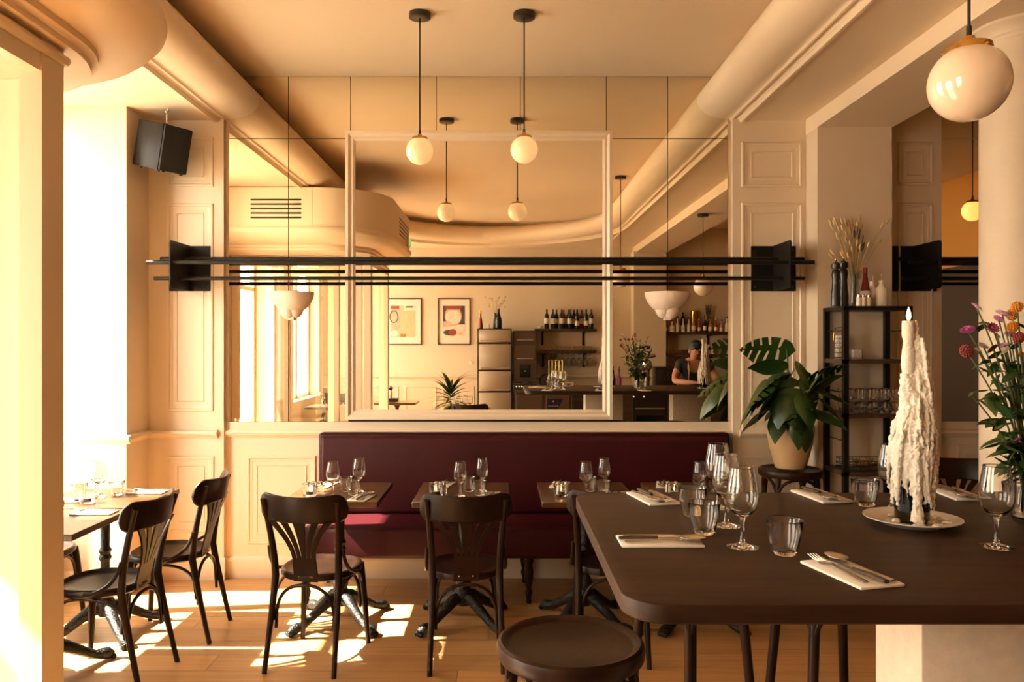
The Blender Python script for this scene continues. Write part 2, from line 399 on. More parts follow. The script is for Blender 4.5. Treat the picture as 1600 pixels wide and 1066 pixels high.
# ---- panelling of the back wall
PROF = [(0, 0), (0.005, 0.009), (0.015, 0.010), (0.022, 0.003), (0.036, 0.003), (0.040, 0.0)]
PROF2 = [(0, 0), (0.003, 0.005), (0.008, 0.0)]
def panel(parent, xa, xb, ya, yb, yf, m='gloss_paint'):
    """moulded panel outline; pixel edges on the wall plane"""
    a, c = W(xa, yb, yf), W(xb, ya, yf)
    mb = MB().frame(a.x, c.x, a.z, c.z, PROF, yf)
    mb.frame(a.x + 0.065, c.x - 0.065, a.z + 0.065, c.z - 0.065, PROF2, yf)
    mb.build('panel_moulding', m, parent)
PY = -0.045
pil = MB().box(-2.40, -1.892, PY, 0, 0, ZS + 0.02).box(1.556, 2.05, PY, 0, 0, ZS + 0.02).box(2.54, 2.97, PY, 0, 0, ZC)
pilo = struct('pilaster', pil, 'gloss_paint', None, False, wall_back)
for (xa, xb, ya, yb) in ((262, 334, 214, 292), (261, 334, 318, 643), (262, 335, 713, 832), (1158, 1253, 222, 293), (1158, 1254, 317, 676), (1160, 1254, 713, 850)):
    panel(wall_back, xa, xb, ya, yb, PY)
for (xa, xb, ya, yb) in ((1402, 1458, 222, 290), (1402, 1458, 317, 640)): panel(wall_back, xa, xb, ya, yb, PY)
panel(wall_back, 386, 494, 712, 850, 0.0); panel(wall_back, 1494, 1640, 695, 830, 0.0)
# dado rail, skirting
RAIL = [(0, 0.975), (-0.008, 0.978), (-0.014, 0.99), (-0.026, 0.995), (-0.034, 1.01), (-0.026, 1.026), (-0.012, 1.03), (0, 1.032)]
def rail_x(x0, x1, y): return MB().prism([(y + a, z) for a, z in RAIL], x0, x1, 'x')
dz = W(0, 677).z - 1.004
for (x0, x1, yy) in ((-2.40, -1.93, PY), (-1.892, 1.556, 0.0), (1.60, 2.05, PY), (2.97, XE, 0.0)):
    o = rail_x(x0, x1, yy).build('dado_rail', 'gloss_paint', wall_back); o.location.z = dz
o = MB().prism([(-2.40 - a, z) for a, z in RAIL], -0.36, 0.0, 'y').build('dado_rail', 'gloss_paint', wall_left); o.location.z = dz
o = MB().prism([(-0.36 + a, z) for a, z in RAIL], XF, -2.372, 'x').build('dado_rail', 'gloss_paint', wall_left); o.location.z = dz
BASE = [(0, 0), (-0.018, 0), (-0.018, 0.115), (-0.014, 0.135), (-0.006, 0.145), (0, 0.15)]
for i, (x0, x1, yy) in enumerate(((-2.40, -1.88, PY), (-1.892, 1.556, 0.0), (1.54, 2.05, PY), (2.54, 2.985, PY), (2.97, XE, 0.0), (2.04, 2.55, -0.24))):
    o = MB().prism([(yy + a, z) for a, z in BASE], x0, x1, 'x').build('baseboard_back', 'gloss_paint'); tag(o, 'cream skirting board along the mirror wall', None, None, 'structure')
o = MB().prism([(-2.40 - a, z) for a, z in BASE], -0.378, 0.0, 'y').build('baseboard_left', 'gloss_paint'); tag(o, 'cream skirting on the window pier', None, None, 'structure')
o = MB().prism([(-0.36 + a, z) for a, z in BASE], XF, -2.39, 'x').build('baseboard_left', 'gloss_paint'); tag(o, 'cream skirting in the window recess', None, None, 'structure')
# sill board under the mirrors
o = MB().box(-1.892, 1.556, -0.012, 0, 1.0, W(0, 659).z).build('sill_board', 'gloss_paint', wall_back, False)

# ---- mirrors: eleven loose panels glued to the wall and a framed one in the middle
SEAM = 0.0022
zt, zm, zb = ZC, W(0, 217).z, W(0, 659).z
xs = [W(p, 0).x for p in (358, 451, 548, 682, 813, 947, 1043, 1137)]
back = MB().box(xs[0] + 0.002, xs[-1] - 0.002, -0.002, 0, zb, ZC).build('mirror_backing', 'black_satin', wall_back, False)
wm = thing('wall_mirror', 'wall-wide mirror of butted panes behind the red banquette', 'mirror', (0, 0, zb))
def pane(x0, x1, z0, z1, tilt=0.0, tz=0.0):
    cx, cz = (x0 + x1) / 2, (z0 + z1) / 2
    o = MB().box(x0 - cx + SEAM, x1 - cx - SEAM, -0.004, 0, z0 - cz + SEAM, z1 - cz - SEAM).build('mirror_pane', 'mirror', wm, False)
    o.location = (cx, -0.0025, cz - zb); o.rotation_euler = (R(tz), 0, R(tilt))
for i in range(7): pane(xs[i], xs[i + 1], zm, zt)
for i in (0, 1, 5, 6):
    if i == 1: x0, x1 = xs[1], W(545, 0).x
    elif i == 5: x0, x1 = W(952, 0).x, xs[6]
    else: x0, x1 = xs[i], xs[i + 1]
    pane(x0, x1, zb, zm)
fr = thing('framed_mirror', 'large mirror in a moulded cream frame above the banquette', 'mirror', (0, 0, 1.05))
a, c = W(541, 655), W(956, 206)
FP = [(0, 0.0), (0.0, 0.032), (0.020, 0.036), (0.036, 0.022), (0.052, 0.024), (0.066, 0.015), (0.066, 0.004)]
o = MB().frame(a.x, c.x, a.z - 1.05, c.z - 1.05, FP, -0.004).build('frame', 'gloss_paint', fr)
o = MB().box(a.x + 0.06, c.x - 0.06, -0.004, 0, a.z + 0.06 - 1.05, c.z - 0.06 - 1.05).build('mirror_glass', 'clear_mirror', fr, False)
o.location = (0, -0.0105, 0)
# mirror of the next bay
wm2 = thing('bay_mirror', 'dark wall mirror beside the white column', 'mirror', (0, 0, 1.05))
for (x0, x1) in ((2.975, 3.30), (3.30, 4.1), (4.1, 4.98)):
    for (z0, z1) in ((zb, zm), (zm, ZC)):
        o = MB().box(x0 + SEAM, x1 - SEAM, -0.007, -0.003, z0 + SEAM - 1.05, z1 - SEAM - 1.05).build('mirror_pane', 'mirror', wm2, False)

# ---- round column
col = MB().lathe([(0.165, 0), (0.165, 2.93), (0.17, 2.935), (0.172, 2.945), (0.168, 2.955), (0.175, 2.975), (0.19, 2.99), (0.20, 3.0), (0.20, ZB2 + 0.01)], (2.325, -1.84, 0), 48)
struct('wall_column', col, 'column_paint', 'round cream column under the cross-beam')

# ---- entrance vestibule: rounded canopy with air slots, glazed screens below
def outline(o):
    p = [(XF, -4.2 + max(o, 0)), (-1.14 - o, -4.2 + max(o, 0))]
    p += arc((-1.84, -2.9), 0.7 - o, 0, 90, 18) + [(XF, -2.2 - o)]
    return p
lay = [(0.0, 3.105), (0.0, 2.73), (-0.012, 2.728), (-0.022, 2.715), (-0.026, 2.695), (-0.020, 2.675), (-0.008, 2.662), (0.0, 2.655), (0.012, 2.640), (0.04, 2.618), (0.08, 2.598), (0.13, 2.584), (0.19, 2.578), (0.19, 2.555), (0.205, 2.553), (0.213, 2.545), (0.213, 2.525), (0.235, 2.522)]
v, f = [], []
kk = len(outline(0))
for (o_, z) in lay: v += [(x, y, z) for x, y in outline(o_)]
for i in range(len(lay) - 1):
    for j in range(kk):
        l = (j + 1) % kk
        f.append((i * kk + j, i * kk + l, (i + 1) * kk + l, (i + 1) * kk + j))
f.append(tuple(range(kk))); f.append(tuple((len(lay) - 1) * kk + j for j in range(kk - 1, -1, -1)))
canopy = struct('trim_2', MB().add(v, f), 'ceiling_paint', 'rounded plaster canopy over the glazed entrance')
for i in range(5):
    z = 2.985 - i * 0.043
    MB().box(-2.43, -1.94, -2.205, -2.195, z - 0.009, z + 0.009, 0.004, 1).build('air_slot', 'black_satin', canopy)
    MB().box(-1.145, -1.135, -4.12 if i != 4 else -3.75, -3.3, z - 0.012, z + 0.006, 0.003, 1).build('air_slot', 'black_satin', canopy)
MB().box(-1.838, -1.835, -2.2015, -2.198, 2.74, 3.10).build('panel_seam', 'strap_cloth', canopy, False)
YV = -2.925
vs = MB()
vs.box(-1.43, -1.39, -4.2, -3.0, 2.42, 2.525)                                             # header over the inner door
vs.box(-1.455, -1.385, -3.0, -2.883, 0, 2.527)                                     # corner post
vs.box(-1.43, -1.385, -4.2, -4.09, 0, 2.45)
vs.prism([(-1.39, 2.475), (-1.375, 2.478), (-1.368, 2.49), (-1.372, 2.503), (-1.39, 2.508)], -4.2, -2.872, 'y')
vs.box(XF, -1.455, YV, -2.887, 2.42, 2.525)
for (x0, x1) in ((-1.565, -1.478), (-1.78, -1.72), (XF, -2.77), (-2.30, -2.24)):
    vs.box(x0, x1, YV - 0.01, -2.885, 0, 2.42, 0.004, 1)
vs.box(-1.72, -1.455, YV, -2.895, 0, 0.92)
vs.box(XF, -1.72, YV, -2.895, 0, 0.14)
vs.box(-1.72, -1.455, YV - 0.012, -2.889, 0.90, 0.95)
for (x0, x1) in ((-1.5, -1.39), (-2.12, -2.04), (XF, -2.77)): vs.box(x0, x1, -4.2, -4.15, 0, 2.42)
vs.box(XF, -1.39, -4.2, -4.15, 2.42, 2.525); vs.box(XF, -1.39, -4.2, -4.15, 0, 0.3)
screen = struct('door_1', vs, 'gloss_paint', 'white timber screen and doorway of the entrance vestibule')
for (x0, x1, yy, z0) in ((-1.478, -1.452, -2.905, 0.93), (-1.72, -1.565, -2.905, 0.93), (-2.24, -1.78, -2.905, 0.13), (-2.77, -2.30, -2.905, 0.13), (-2.04, -1.5, -4.175, 0.29), (-2.77, -2.12, -4.175, 0.29)):
    MB().box(x0, x1, yy - 0.003, yy + 0.003, z0, 2.43).build('pane', 'pane_glass', screen, False)
# exit sign on the canopy
ex = thing('exit_sign', 'small green lit exit sign on the rounded canopy', 'sign', (-1.138, -4.0, 2.76))
MB().box(0, 0.03, -0.11, 0.11, -0.01, 0.10, 0.004, 1).build('sign_box', 'white_ceramic', ex)
MB().box(0.03, 0.033, -0.095, 0.095, 0.005, 0.09).build('sign_face', 'exit_green', ex, False)
# street windows and door
def window(name, y0, y1, z0, z1, mull, trans, label, door=False):
    t = 0.045; mb = MB(); xa, xb = XF - 0.20, XF - 0.15
    mb.box(xa, xb, y0, y0 + t, z0, z1, 0.004, 1).box(xa, xb, y1 - t, y1, z0, z1, 0.004, 1).box(xa, xb, y0, y1, z0, z0 + t, 0.004, 1).box(xa, xb, y0, y1, z1 - t, z1, 0.004, 1)
    for m_ in mull: mb.box(xa, xb, m_ - 0.05, m_ + 0.05, z0, z1, 0.004, 1)
    for q in trans: mb.box(xa, xb, y0, y1, q - 0.025, q + 0.025, 0.004, 1)
    o = struct(name, mb, 'gloss_paint', label)
    e = sorted([y0 + t / 2] + list(mull) + [y1 - t / 2])
    for i in range(len(e) - 1): MB().box(xa + 0.03, xa + 0.036, e[i], e[i + 1], z0 + t / 2, z1 - t / 2).build('pane', 'pane_glass', o, False)
    return o
window('window_1', -1.75, -0.361, 0.40, 3.08, (-0.78,), (2.35,), 'tall street window beside the tables')
window('window_2', -6.8, -5.3, 0.80, 2.95, (-6.05,), (2.35,), 'tall street window behind the entrance')
window('door_2', -4.15, -2.92, 0.0, 2.60, (-3.5,), (0.35, 2.25), 'glazed street door of the vestibule')
# rear wall trim (seen in the mirror)
for (x0, x1) in ((XF, 2.02), (2.52, XE)):
    o = MB().prism([(YB - a, z + 0.07) for a, z in RAIL], x0, x1, 'x').build('dado_rail', 'gloss_paint', wall_rear)
x = -2.75
while x < -0.5:
    mb = MB().frame(x, x + 0.5, 0.2, 0.93, PROF, 0.0); mb.v = [(a_, YB + (-b_), c_) for a_, b_, c_ in mb.v]
    mb.build('panel_moulding', 'gloss_paint', wall_rear); x += 0.6
# ================================================================== FURNITURE
# ---- wall rail of black rods
rl = thing('wall_rail', 'long black metal rod rail on bracket plates across the mirror', 'rail', (0, 0, 1.9))
def rail_parts(t, xa, xb, rods=True, x_ends=None):
    for i, (x0, x1) in enumerate((xa, xb)):
        if x0 is None: continue
        zt_, zb_ = W(0, 386).z - 1.9, W(0, 456).z - 1.9
        MB().box(x0, x1, PY - 0.008, PY, zb_, zt_, 0.002, 1).build('plate', 'black_metal', t)
        xm = (x0 + x1) / 2
        a = MB()
        pts = [(PY, zb_), (PY, zt_)] + arc((-0.375 + 0.02, zt_ - 0.02), 0.02, 90, 180, 4) + arc((-0.375 + 0.02, zb_ + 0.02), 0.02, 180, 270, 4)
        a.prism(pts, xm - 0.004, xm + 0.004, 'x').build('fin', 'black_metal', t)
        for zz in (zb_ + 0.03, zt_ - 0.03):
            for xx in (x0 + 0.025, x1 - 0.025): MB().ball((xx, PY - 0.009, zz), 0.007, 8).build('bolt', 'black_satin', t)
    for (y, z, x0, x1, r) in x_ends:
        MB().tube([(x0, y, z - 1.9), (x1, y, z - 1.9)], r, 16).build('rod', 'black_metal', t)
def xat(p, y): return (p - CX) * (D + y) / FPX
rail_parts(rl, (W(263, 0, PY).x, W(332, 0, PY).x), (W(1173, 0, PY).x, W(1243, 0, PY).x), True,
    [(-0.335, W(0, 410, -0.335).z, xat(229, -0.335), xat(1272, -0.335), 0.0135), (-0.15, W(0, 405, -0.15).z, xat(251, -0.15), xat(1256, -0.15), 0.0135), (-0.24, W(0, 435, -0.24).z, xat(241, -0.24), xat(1257, -0.24), 0.0125)])
rl2 = thing('wall_rail', 'black rod rail and bracket beside the white column', 'rail', (0, 0, 1.9))
rail_parts(rl2, (W(1393, 0, PY).x, W(1463, 0, PY).x), (4.7, 4.95), True, [(-0.335, W(0, 410, -0.335).z, 2.6, 4.98, 0.0135), (-0.15, W(0, 405, -0.15).z, 2.6, 4.98, 0.0135), (-0.24, W(0, 435, -0.24).z, 2.6, 4.98, 0.0125)])
# ---- plaster uplighters on the mirror
def sconce():
    t = thing('wall_sconce', 'x', 'lamp')
    H = PI
    def cup(r, z1, h, m=10):
        return [(r * math.cos(PI / 2 * (1 - i / m)) if i else 0.002, z1 - h + h * (1 - math.sin(PI / 2 * (1 - i / m)))) for i in range(m + 1)]
    def shell(r, z1, h, th=0.008, sy=1.0, c=(0, 0, 0), a0=PI, a1=2 * PI):
        p = cup(r, z1, h); q = [(max(0.002, a - th), b) for a, b in reversed(p)]
        q = [(a, b + (th if a < 0.01 else 0)) for a, b in q]
        return MB().lathe(p + q, c, 24, a0, a1, 1, sy)
    shell(0.150, 0.19, 0.13, sy=0.9).build('bowl', 'plaster', t)
    shell(0.132, 0.185, 0.135, sy=1.0, c=(0.012, 0, 0)).build('inner_bowl', 'plaster', t)
    shell(0.072, 0.125, 0.125, sy=1.1, c=(-0.02, 0, 0)).build('lower_cup', 'plaster', t)
    shell(0.060, 0.120, 0.112, sy=1.2, c=(0.028, 0, 0.004)).build('lower_cup', 'plaster', t)
    MB().box(-0.02, 0.02, -0.03, 0, 0.0, 0.18).build('back_plate', 'plaster', t)
    return t
SCN = Maker(sconce)
z_s = W(0, 500, -0.07).z
SCN('pale plaster shell sconce on the mirror nearer the window', 'lamp', (W(452, 0, -0.07).x, -0.008, z_s))
o = SCN('pale plaster shell sconce on the mirror nearer the monstera', 'lamp', (W(1045, 0, -0.07).x, -0.008, z_s)); o.scale = (-1, 1, 1)

# ---- globe pendants
def pendant(r, mname):
    def fn():
        t = thing('globe_pendant', 'x', 'lamp')
        MB().ball((0, 0, 0), r, 40).build('globe', mname, t)
        c = MB().lathe([(r * 0.50, r * 0.80), (r * 0.56, r * 0.80), (r * 0.56, r * 0.90), (r * 0.54, r * 0.99), (r * 0.50, r * 1.01), (r * 0.22, r * 1.06), (r * 0.16, r * 1.10), (r * 0.14, r * 1.22), (0.002, r * 1.24)], (0, 0, 0), 32)
        g = c.build('gallery', 'brass', t)
        for a in (20, 140, 260):
            p = Vector((math.cos(R(a)), math.sin(R(a)), 0)) * r * 0.56
            MB().tube([p + Vector((0, 0, r * 0.86)), p * 1.16 + Vector((0, 0, r * 0.86))], r * 0.035, 8).build('thumb_screw', 'brass', g)
        return t
    return fn
PEN_S, PEN_L = Maker(pendant(0.076, 'opal_lit')), Maker(pendant(0.104, 'opal'))
def hang(mk, label, x, y, z, zc, r):
    o = mk(label, 'lamp', (x, y, z), 0.4)
    ln = zc - z
    if not any(c.name.startswith('cord') for c in o.children):
        MB().tube([(0, 0, r * 1.2), (0, 0, r * 1.5)], 0.007, 10).build('cord_grip', 'black_satin', o)
        u = MB().tube([(0, 0, 0), (0, 0, 1)], 0.0042, 8).build('cord', 'black_satin', o)
        MB().lathe([(0.001, -0.030), (0.052, -0.030), (0.060, -0.027), (0.060, 0.0), (0.001, 0.0)], (0, 0, 0), 32).build('ceiling_cup', 'black_satin', o)
    for c in o.children:
        if c.name.startswith('cord') and not c.name.startswith('cord_grip'): c.location = (0, 0, r * 1.4); c.scale = (1, 1, ln - r * 1.4)
        if c.name.startswith('ceiling_cup'): c.location = (0, 0, ln)
    return o
yl = -1.03
p1, p2 = W(656, 236, yl), W(819, 234, yl)
hang(PEN_S, 'glowing white globe pendant over the table nearer the window', p1.x, yl, p1.z, ZC, 0.076)
hang(PEN_S, 'glowing white globe pendant over the middle banquette table', p2.x, yl, p2.z, ZC, 0.076)
yb_ = -3.2
p3 = W(1514, 130, yb_)
hang(PEN_L, 'large opal globe pendant above the candle on the high table', p3.x, yb_, p3.z, ZC, 0.104)
hang(PEN_L, 'opal globe pendant hung from the beam, seen in the mirror', 2.18, yb_, 2.22, ZB2, 0.104)
o = hang(PEN_S, 'amber globe pendant reflected in the dark mirror beside the column', 3.54, -0.57, 2.60, ZC, 0.076)
for c in o.children:
    if c.name.startswith('globe'): c.data = c.data.copy(); c.data.materials[0] = MATS['opal_amber']

# ---- loudspeaker on a chain
sp = thing('loudspeaker', 'black loudspeaker hung from the ceiling by a chain', 'speaker', (0, 0, 0))
c = W(257, 231, -0.30)
def spk(mb): return mb
M = Matrix.Rotation(R(12), 4, 'Y') @ Matrix.Rotation(R(8), 4, 'X') @ Matrix.Rotation(R(62), 4, 'Z')
bx = MB().box(-0.105, 0.105, -0.10, 0.15, -0.145, 0.145, 0.006, 2).build('cabinet', 'speaker_wood', sp)
gr = MB().box(-0.102, 0.102, -0.118, -0.10, -0.142, 0.142, 0.006, 2).build('grille', 'speaker_grille', sp)
for dx in (-0.085, 0.085):
    for dy in (-0.085, 0.09): MB().lathe([(0.001, -0.155), (0.009, -0.155), (0.011, -0.145), (0.001, -0.145)], (dx, dy, 0), 10).build('foot', 'rubber', sp)
MB().box(-0.03, 0.03, 0.15, 0.165, -0.05, 0.05).build('mount_plate', 'black_metal', sp)
sp.location = c; sp.rotation_euler = M.to_euler()
zt_ = ZS - (c.z + 0.135)
ch = thing('hook_chain', 'short steel hook and chain that holds the black loudspeaker', 'chain', (c.x + 0.015, c.y, c.z + 0.135))
MB().tube([(0, 0, zt_ * 0.18), (0, 0, zt_ * 0.8)], 0.004, 8).build('rod', 'steel', ch)
for zz in (0.08, 0.92):
    MB().tube([(0.011 * math.cos(a), 0, zt_ * zz + 0.011 * math.sin(a)) for a in [2 * PI * k / 14 for k in range(14)]], 0.003, 6, closed=True).build('ring', 'steel', ch)

# ---- banquette
BX0, BX1 = -1.231, 1.515
bq = thing('banquette', 'long burgundy leather banquette under the mirrors', 'banquette', ((BX0 + BX1) / 2, -0.3, 0))
cx = (BX0 + BX1) / 2
mb = MB()
n = 24; hw = (BX1 - BX0) / 2
zt_ = W(0, 677, -0.14).z
mb.box(-hw, hw, 0.16, 0.262, 0.30, zt_, 0.022, 3).build('backrest', 'leather', bq)
bc = MB().box(-hw + 0.02, hw - 0.02, 0.125, 0.18, 0.47, zt_ - 0.02, 0.03, 4).build('back_cushion', 'leather', bq)
MB().box(-hw, hw, -0.285, 0.20, 0.285, 0.475, 0.03, 4).build('seat', 'leather', bq)
MB().tube([(-hw + 0.02, 0.165, zt_ - 0.004), (hw - 0.02, 0.165, zt_ - 0.004)], 0.004, 8).build('piping', 'leather', bq)
MB().tube([(hw - 0.004, 0.16, 0.5), (hw - 0.004, 0.16, zt_ - 0.02)], 0.006, 8).build('piping', 'black_satin', bq)
def turned(x, y):
    MB().lathe([(0.012, 0.0), (0.017, 0.01), (0.014, 0.03), (0.019, 0.05), (0.024, 0.07), (0.019, 0.085), (0.016, 0.09), (0.022, 0.12), (0.028, 0.16), (0.030, 0.20), (0.024, 0.24), (0.030, 0.255), (0.030, 0.285)], (x, y, 0), 20).build('leg', 'stool_wood', bq)
for px in (480, 826, 1130): turned((px - CX) * 4.83 / FPX - cx, -0.225)
for x in (-hw + 0.06, 0.0, hw - 0.06): turned(x, 0.2)

# ---- bentwood chairs with a fan splat
def chair():
    t = thing('bistro_chair', 'x', 'chair')
    wm_ = 'chair_wood'
    # seat: rounded, slightly squarer at the back
    def seat_r(a, r):
        c_, s_ = math.cos(a), math.sin(a)
        k = (abs(c_) ** 2.6 + abs(s_) ** 2.6) ** (-1 / 2.6)
        return (r * k * c_ * (1.0 if s_ > 0 else 1.0 - 0.10 * abs(s_)), r * k * s_)
    rings = [(0.0001, 0.452), (0.12, 0.452), (0.168, 0.456), (0.176, 0.463), (0.188, 0.466), (0.196, 0.462), (0.199, 0.452), (0.198, 0.436), (0.188, 0.428), (0.0001, 0.428)]
    v, f, n = [], [], 32
    for (r, z) in rings:
        for k in range(n):
            x, y = seat_r(2 * PI * k / n, r); v.append((x, y, z))
    for i in range(len(rings) - 1):
        for k in range(n): f.append((i * n + k, i * n + (k + 1) % n, (i + 1) * n + (k + 1) % n, (i + 1) * n + k))
    MB().add(v, f).build('seat', wm_, t)
    for s in (-1, 1):
        pts = bez((s * 0.178, -0.275, 0.0), (s * 0.168, -0.205, 0.30), (s * 0.165, -0.18, 0.45), 8) + bez((s * 0.165, -0.18, 0.45), (s * 0.168, -0.19, 0.62), (s * 0.192, -0.262, 0.845), 8)[1:]
        rr = [0.0125 + 0.0065 * min(1, i / 8) for i in range(9)] + [0.019 - 0.006 * i / 8 for i in range(1, 9)]
        MB().tube(pts, rr, 12).build('back_post', wm_, t)
        pts = bez((s * 0.186, 0.185, 0.0), (s * 0.172, 0.17, 0.25), (s * 0.155, 0.145, 0.44), 8)
        MB().tube(pts, [0.0125 + 0.008 * i / 8 for i in range(9)], 12).build('leg', wm_, t)
        # side brace that curls from the post to the seat
        MB().tube(bez((s * 0.192, -0.195, 0.60), (s * 0.200, -0.17, 0.47), (s * 0.202, -0.02, 0.445), 10), 0.009, 8).build('brace', wm_, t)
        # bent stretcher under each side
        MB().tube([(s * 0.165, -0.20, 0.235)] + bez((s * 0.165, -0.195, 0.30), (s * 0.168, -0.19, 0.42), (s * 0.17, 0.0, 0.42), 8) + bez((s * 0.17, 0.0, 0.42), (s * 0.168, 0.15, 0.42), (s * 0.165, 0.155, 0.30), 8)[1:] + [(s * 0.166, 0.16, 0.235)], 0.0085, 8).build('stretcher', wm_, t)
    for (y, yy) in ((-0.20, -0.205), (0.155, 0.16)):
        MB().tube([(-0.15, yy, 0.20)] + bez((-0.148, y, 0.28), (-0.135, y, 0.415), (0, y, 0.415), 8) + bez((0, y, 0.415), (0.135, y, 0.415), (0.148, y, 0.28), 8)[1:] + [(0.15, yy, 0.20)], 0.0085, 8).build('stretcher', wm_, t)
    # crest rail: bent board, ends forward
    v, f = [], []; n = 24
    def ring(u):
        x = 0.222 * u; y = -0.285 + 0.085 * u * u
        e_ = max(0, (abs(u) - 0.78) / 0.22); q_ = 1 - math.sqrt(max(0, 1 - e_ * e_)); zt2 = 0.866 + 0.016 * u * u - 0.062 * q_; zb2 = 0.735 - 0.004 * u * u + 0.050 * q_
        nx = Vector((-0.17 * u, 0.222, 0)).normalized() * 0.009
        zz = [zb2, zb2 + 0.008, zt2 - 0.010, zt2 - 0.003, zt2, zt2 - 0.003, zt2 - 0.010, zb2 + 0.008]
        oo = [0, 1, 1, 0.7, 0, -0.7, -1, -1]
        tl = [-0.02 * (z - zb2) / 0.13 for z in zz]
        return [(x + nx.x * o_, y + nx.y * o_ + t_, z) for z, o_, t_ in zip(zz, oo, tl)]
    us = [-1, -0.985, -0.96, -0.92, -0.86] + [-0.78 + 1.56 * i / 14 for i in range(15)] + [0.86, 0.92, 0.96, 0.985, 1]; n = len(us) - 1
    for u_ in us: v += ring(u_)
    for i in range(n):
        for k in range(8): f.append((i * 8 + k, i * 8 + (k + 1) % 8, (i + 1) * 8 + (k + 1) % 8, (i + 1) * 8 + k))
    f.append(tuple(range(8))); f.append(tuple(n * 8 + k for k in range(7, -1, -1)))
    MB().add(v, f).build('crest_rail', wm_, t)
    # fan splat cut with slots
    mb = MB()
    def strip(xa0, xa1, xb0, xb1, z0, z1, m=8):
        v, f = [], []
        for i in range(m + 1):
            s_ = i / m; e = s_ ** 1.7
            l, r_ = xa0 + (xb0 - xa0) * e, xa1 + (xb1 - xa1) * e
            z = z0 + (z1 - z0) * s_; yc = -0.192 - 0.085 * max(0, (z - 0.45) / 0.30) ** 1.2
            for (x, dy) in ((l, -0.005), (r_, -0.005), (r_, 0.005), (l, 0.005)): v.append((x, yc + dy + 0.5 * x * x, z))
        for i in range(m):
            for k in range(4): f.append((i * 4 + k, i * 4 + (k + 1) % 4, (i + 1) * 4 + (k + 1) % 4, (i + 1) * 4 + k))
        f.append((3, 2, 1, 0)); f.append(tuple(m * 4 + k for k in range(4)))
        mb.add(v, f)
    strip(-0.062, 0.062, -0.060, 0.060, 0.43, 0.55, 3)
    bot = [-0.060, -0.040, -0.034, -0.0165, -0.0105, 0.0105, 0.0165, 0.034, 0.040, 0.060]
    top = [-0.168, -0.128, -0.102, -0.066, -0.034, 0.034, 0.066, 0.102, 0.128, 0.168]
    for i in range(5): strip(bot[2 * i], bot[2 * i + 1], top[2 * i], top[2 * i + 1], 0.55, 0.745)
    mb.build('splat', wm_, t)
    for x in (-0.034, 0.034): MB().ball((x, -0.198, 0.455), 0.0055, 8).build('screw', 'brass', t)
    return t
CHAIR = Maker(chair)
CG = 'dark bentwood bistro chairs'
CHAIR('dark bentwood chair at the banquette table nearer the window', 'chair', (-0.935, -1.315, 0), R(-10), CG)
CHAIR('dark bentwood chair at the middle banquette table, in shadow', 'chair', (-0.195, -1.30, 0), R(4), CG)
CHAIR('dark bentwood chair half hidden by the high table edge', 'chair', (0.56, -1.22, 0), R(-4), CG)
CHAIR('dark bentwood chair in front, facing the window table', 'chair', (-1.925, -1.57, 0), R(86), CG)
CHAIR('dark bentwood chair behind another, facing the far window table', 'chair', (-1.845, -1.01, 0), R(92), CG)
CHAIR('dark bentwood chair on the window side of the tables', 'chair', (-2.60, -1.02, 0), R(-90), CG)
CHAIR('dark bentwood chair behind the candle, under the bay mirror', 'chair', (2.80, -0.62, 0), R(168), CG)

# ---- bar stools
def stool():
    t = thing('bar_stool', 'x', 'stool'); wm_ = 'stool_wood'; h = 0.80
    MB().lathe([(0.0001, h - 0.012), (0.165, h - 0.012), (0.172, h - 0.008), (0.178, h - 0.001), (0.188, h + 0.002), (0.197, h - 0.004), (0.200, h - 0.016), (0.199, h - 0.036), (0.194, h - 0.044), (0.17, h - 0.046), (0.0001, h - 0.046)], (0, 0, 0), 48).build('seat', wm_, t)
    for k in range(4):
        a = R(45 + 90 * k); c_, s_ = math.cos(a), math.sin(a)
        MB().tube([(0.235 * c_, 0.235 * s_, 0), (0.205 * c_, 0.205 * s_, 0.35), (0.165 * c_, 0.165 * s_, h - 0.03)], [0.0135, 0.016, 0.018], 12).build('leg', wm_, t)
        a2 = R(45 + 90 * k + 90); d_, e_ = math.cos(a2), math.sin(a2)
        p0, p3 = Vector((0.185 * c_, 0.185 * s_, h - 0.20)), Vector((0.185 * d_, 0.185 * e_, h - 0.20))
        mid = Vector((0.145 * (c_ + d_) / 1.414 * 1.1, 0.145 * (s_ + e_) / 1.414 * 1.1, h - 0.05))
        MB().tube(bez(p0, p0 + Vector((0, 0, 0.13)), mid - (p3 - p0) * 0.25, 8, mid) + bez(mid, mid + (p3 - p0) * 0.25, p3 + Vector((0, 0, 0.13)), 8, p3)[1:], 0.010, 8).build('brace', wm_, t)
    MB().tube([(0.205 * math.cos(2 * PI * k / 40), 0.205 * math.sin(2 * PI * k / 40), 0.28) for k in range(40)], 0.011, 8, closed=True).build('foot_ring', wm_, t)
    return t
STOOL = Maker(stool)
SG = 'dark bentwood bar stools'
STOOL('round dark bar stool in front, at the end of the high table', 'stool', (0.182, -3.235, 0), R(20), SG)
STOOL('dark bar stool that carries the potted monstera', 'stool', (1.84, -0.335, 0), R(0), SG)
STOOL('bar stool tucked behind the high table near its rounded corner', 'stool', (0.66, -2.60, 0), R(30), SG)
STOOL('bar stool tucked behind the high table near its stone leg', 'stool', (1.12, -2.66, 0), R(8), SG)
STOOL('bar stool behind the high table, below the flowers', 'stool', (1.72, -2.60, 0), R(30), SG)

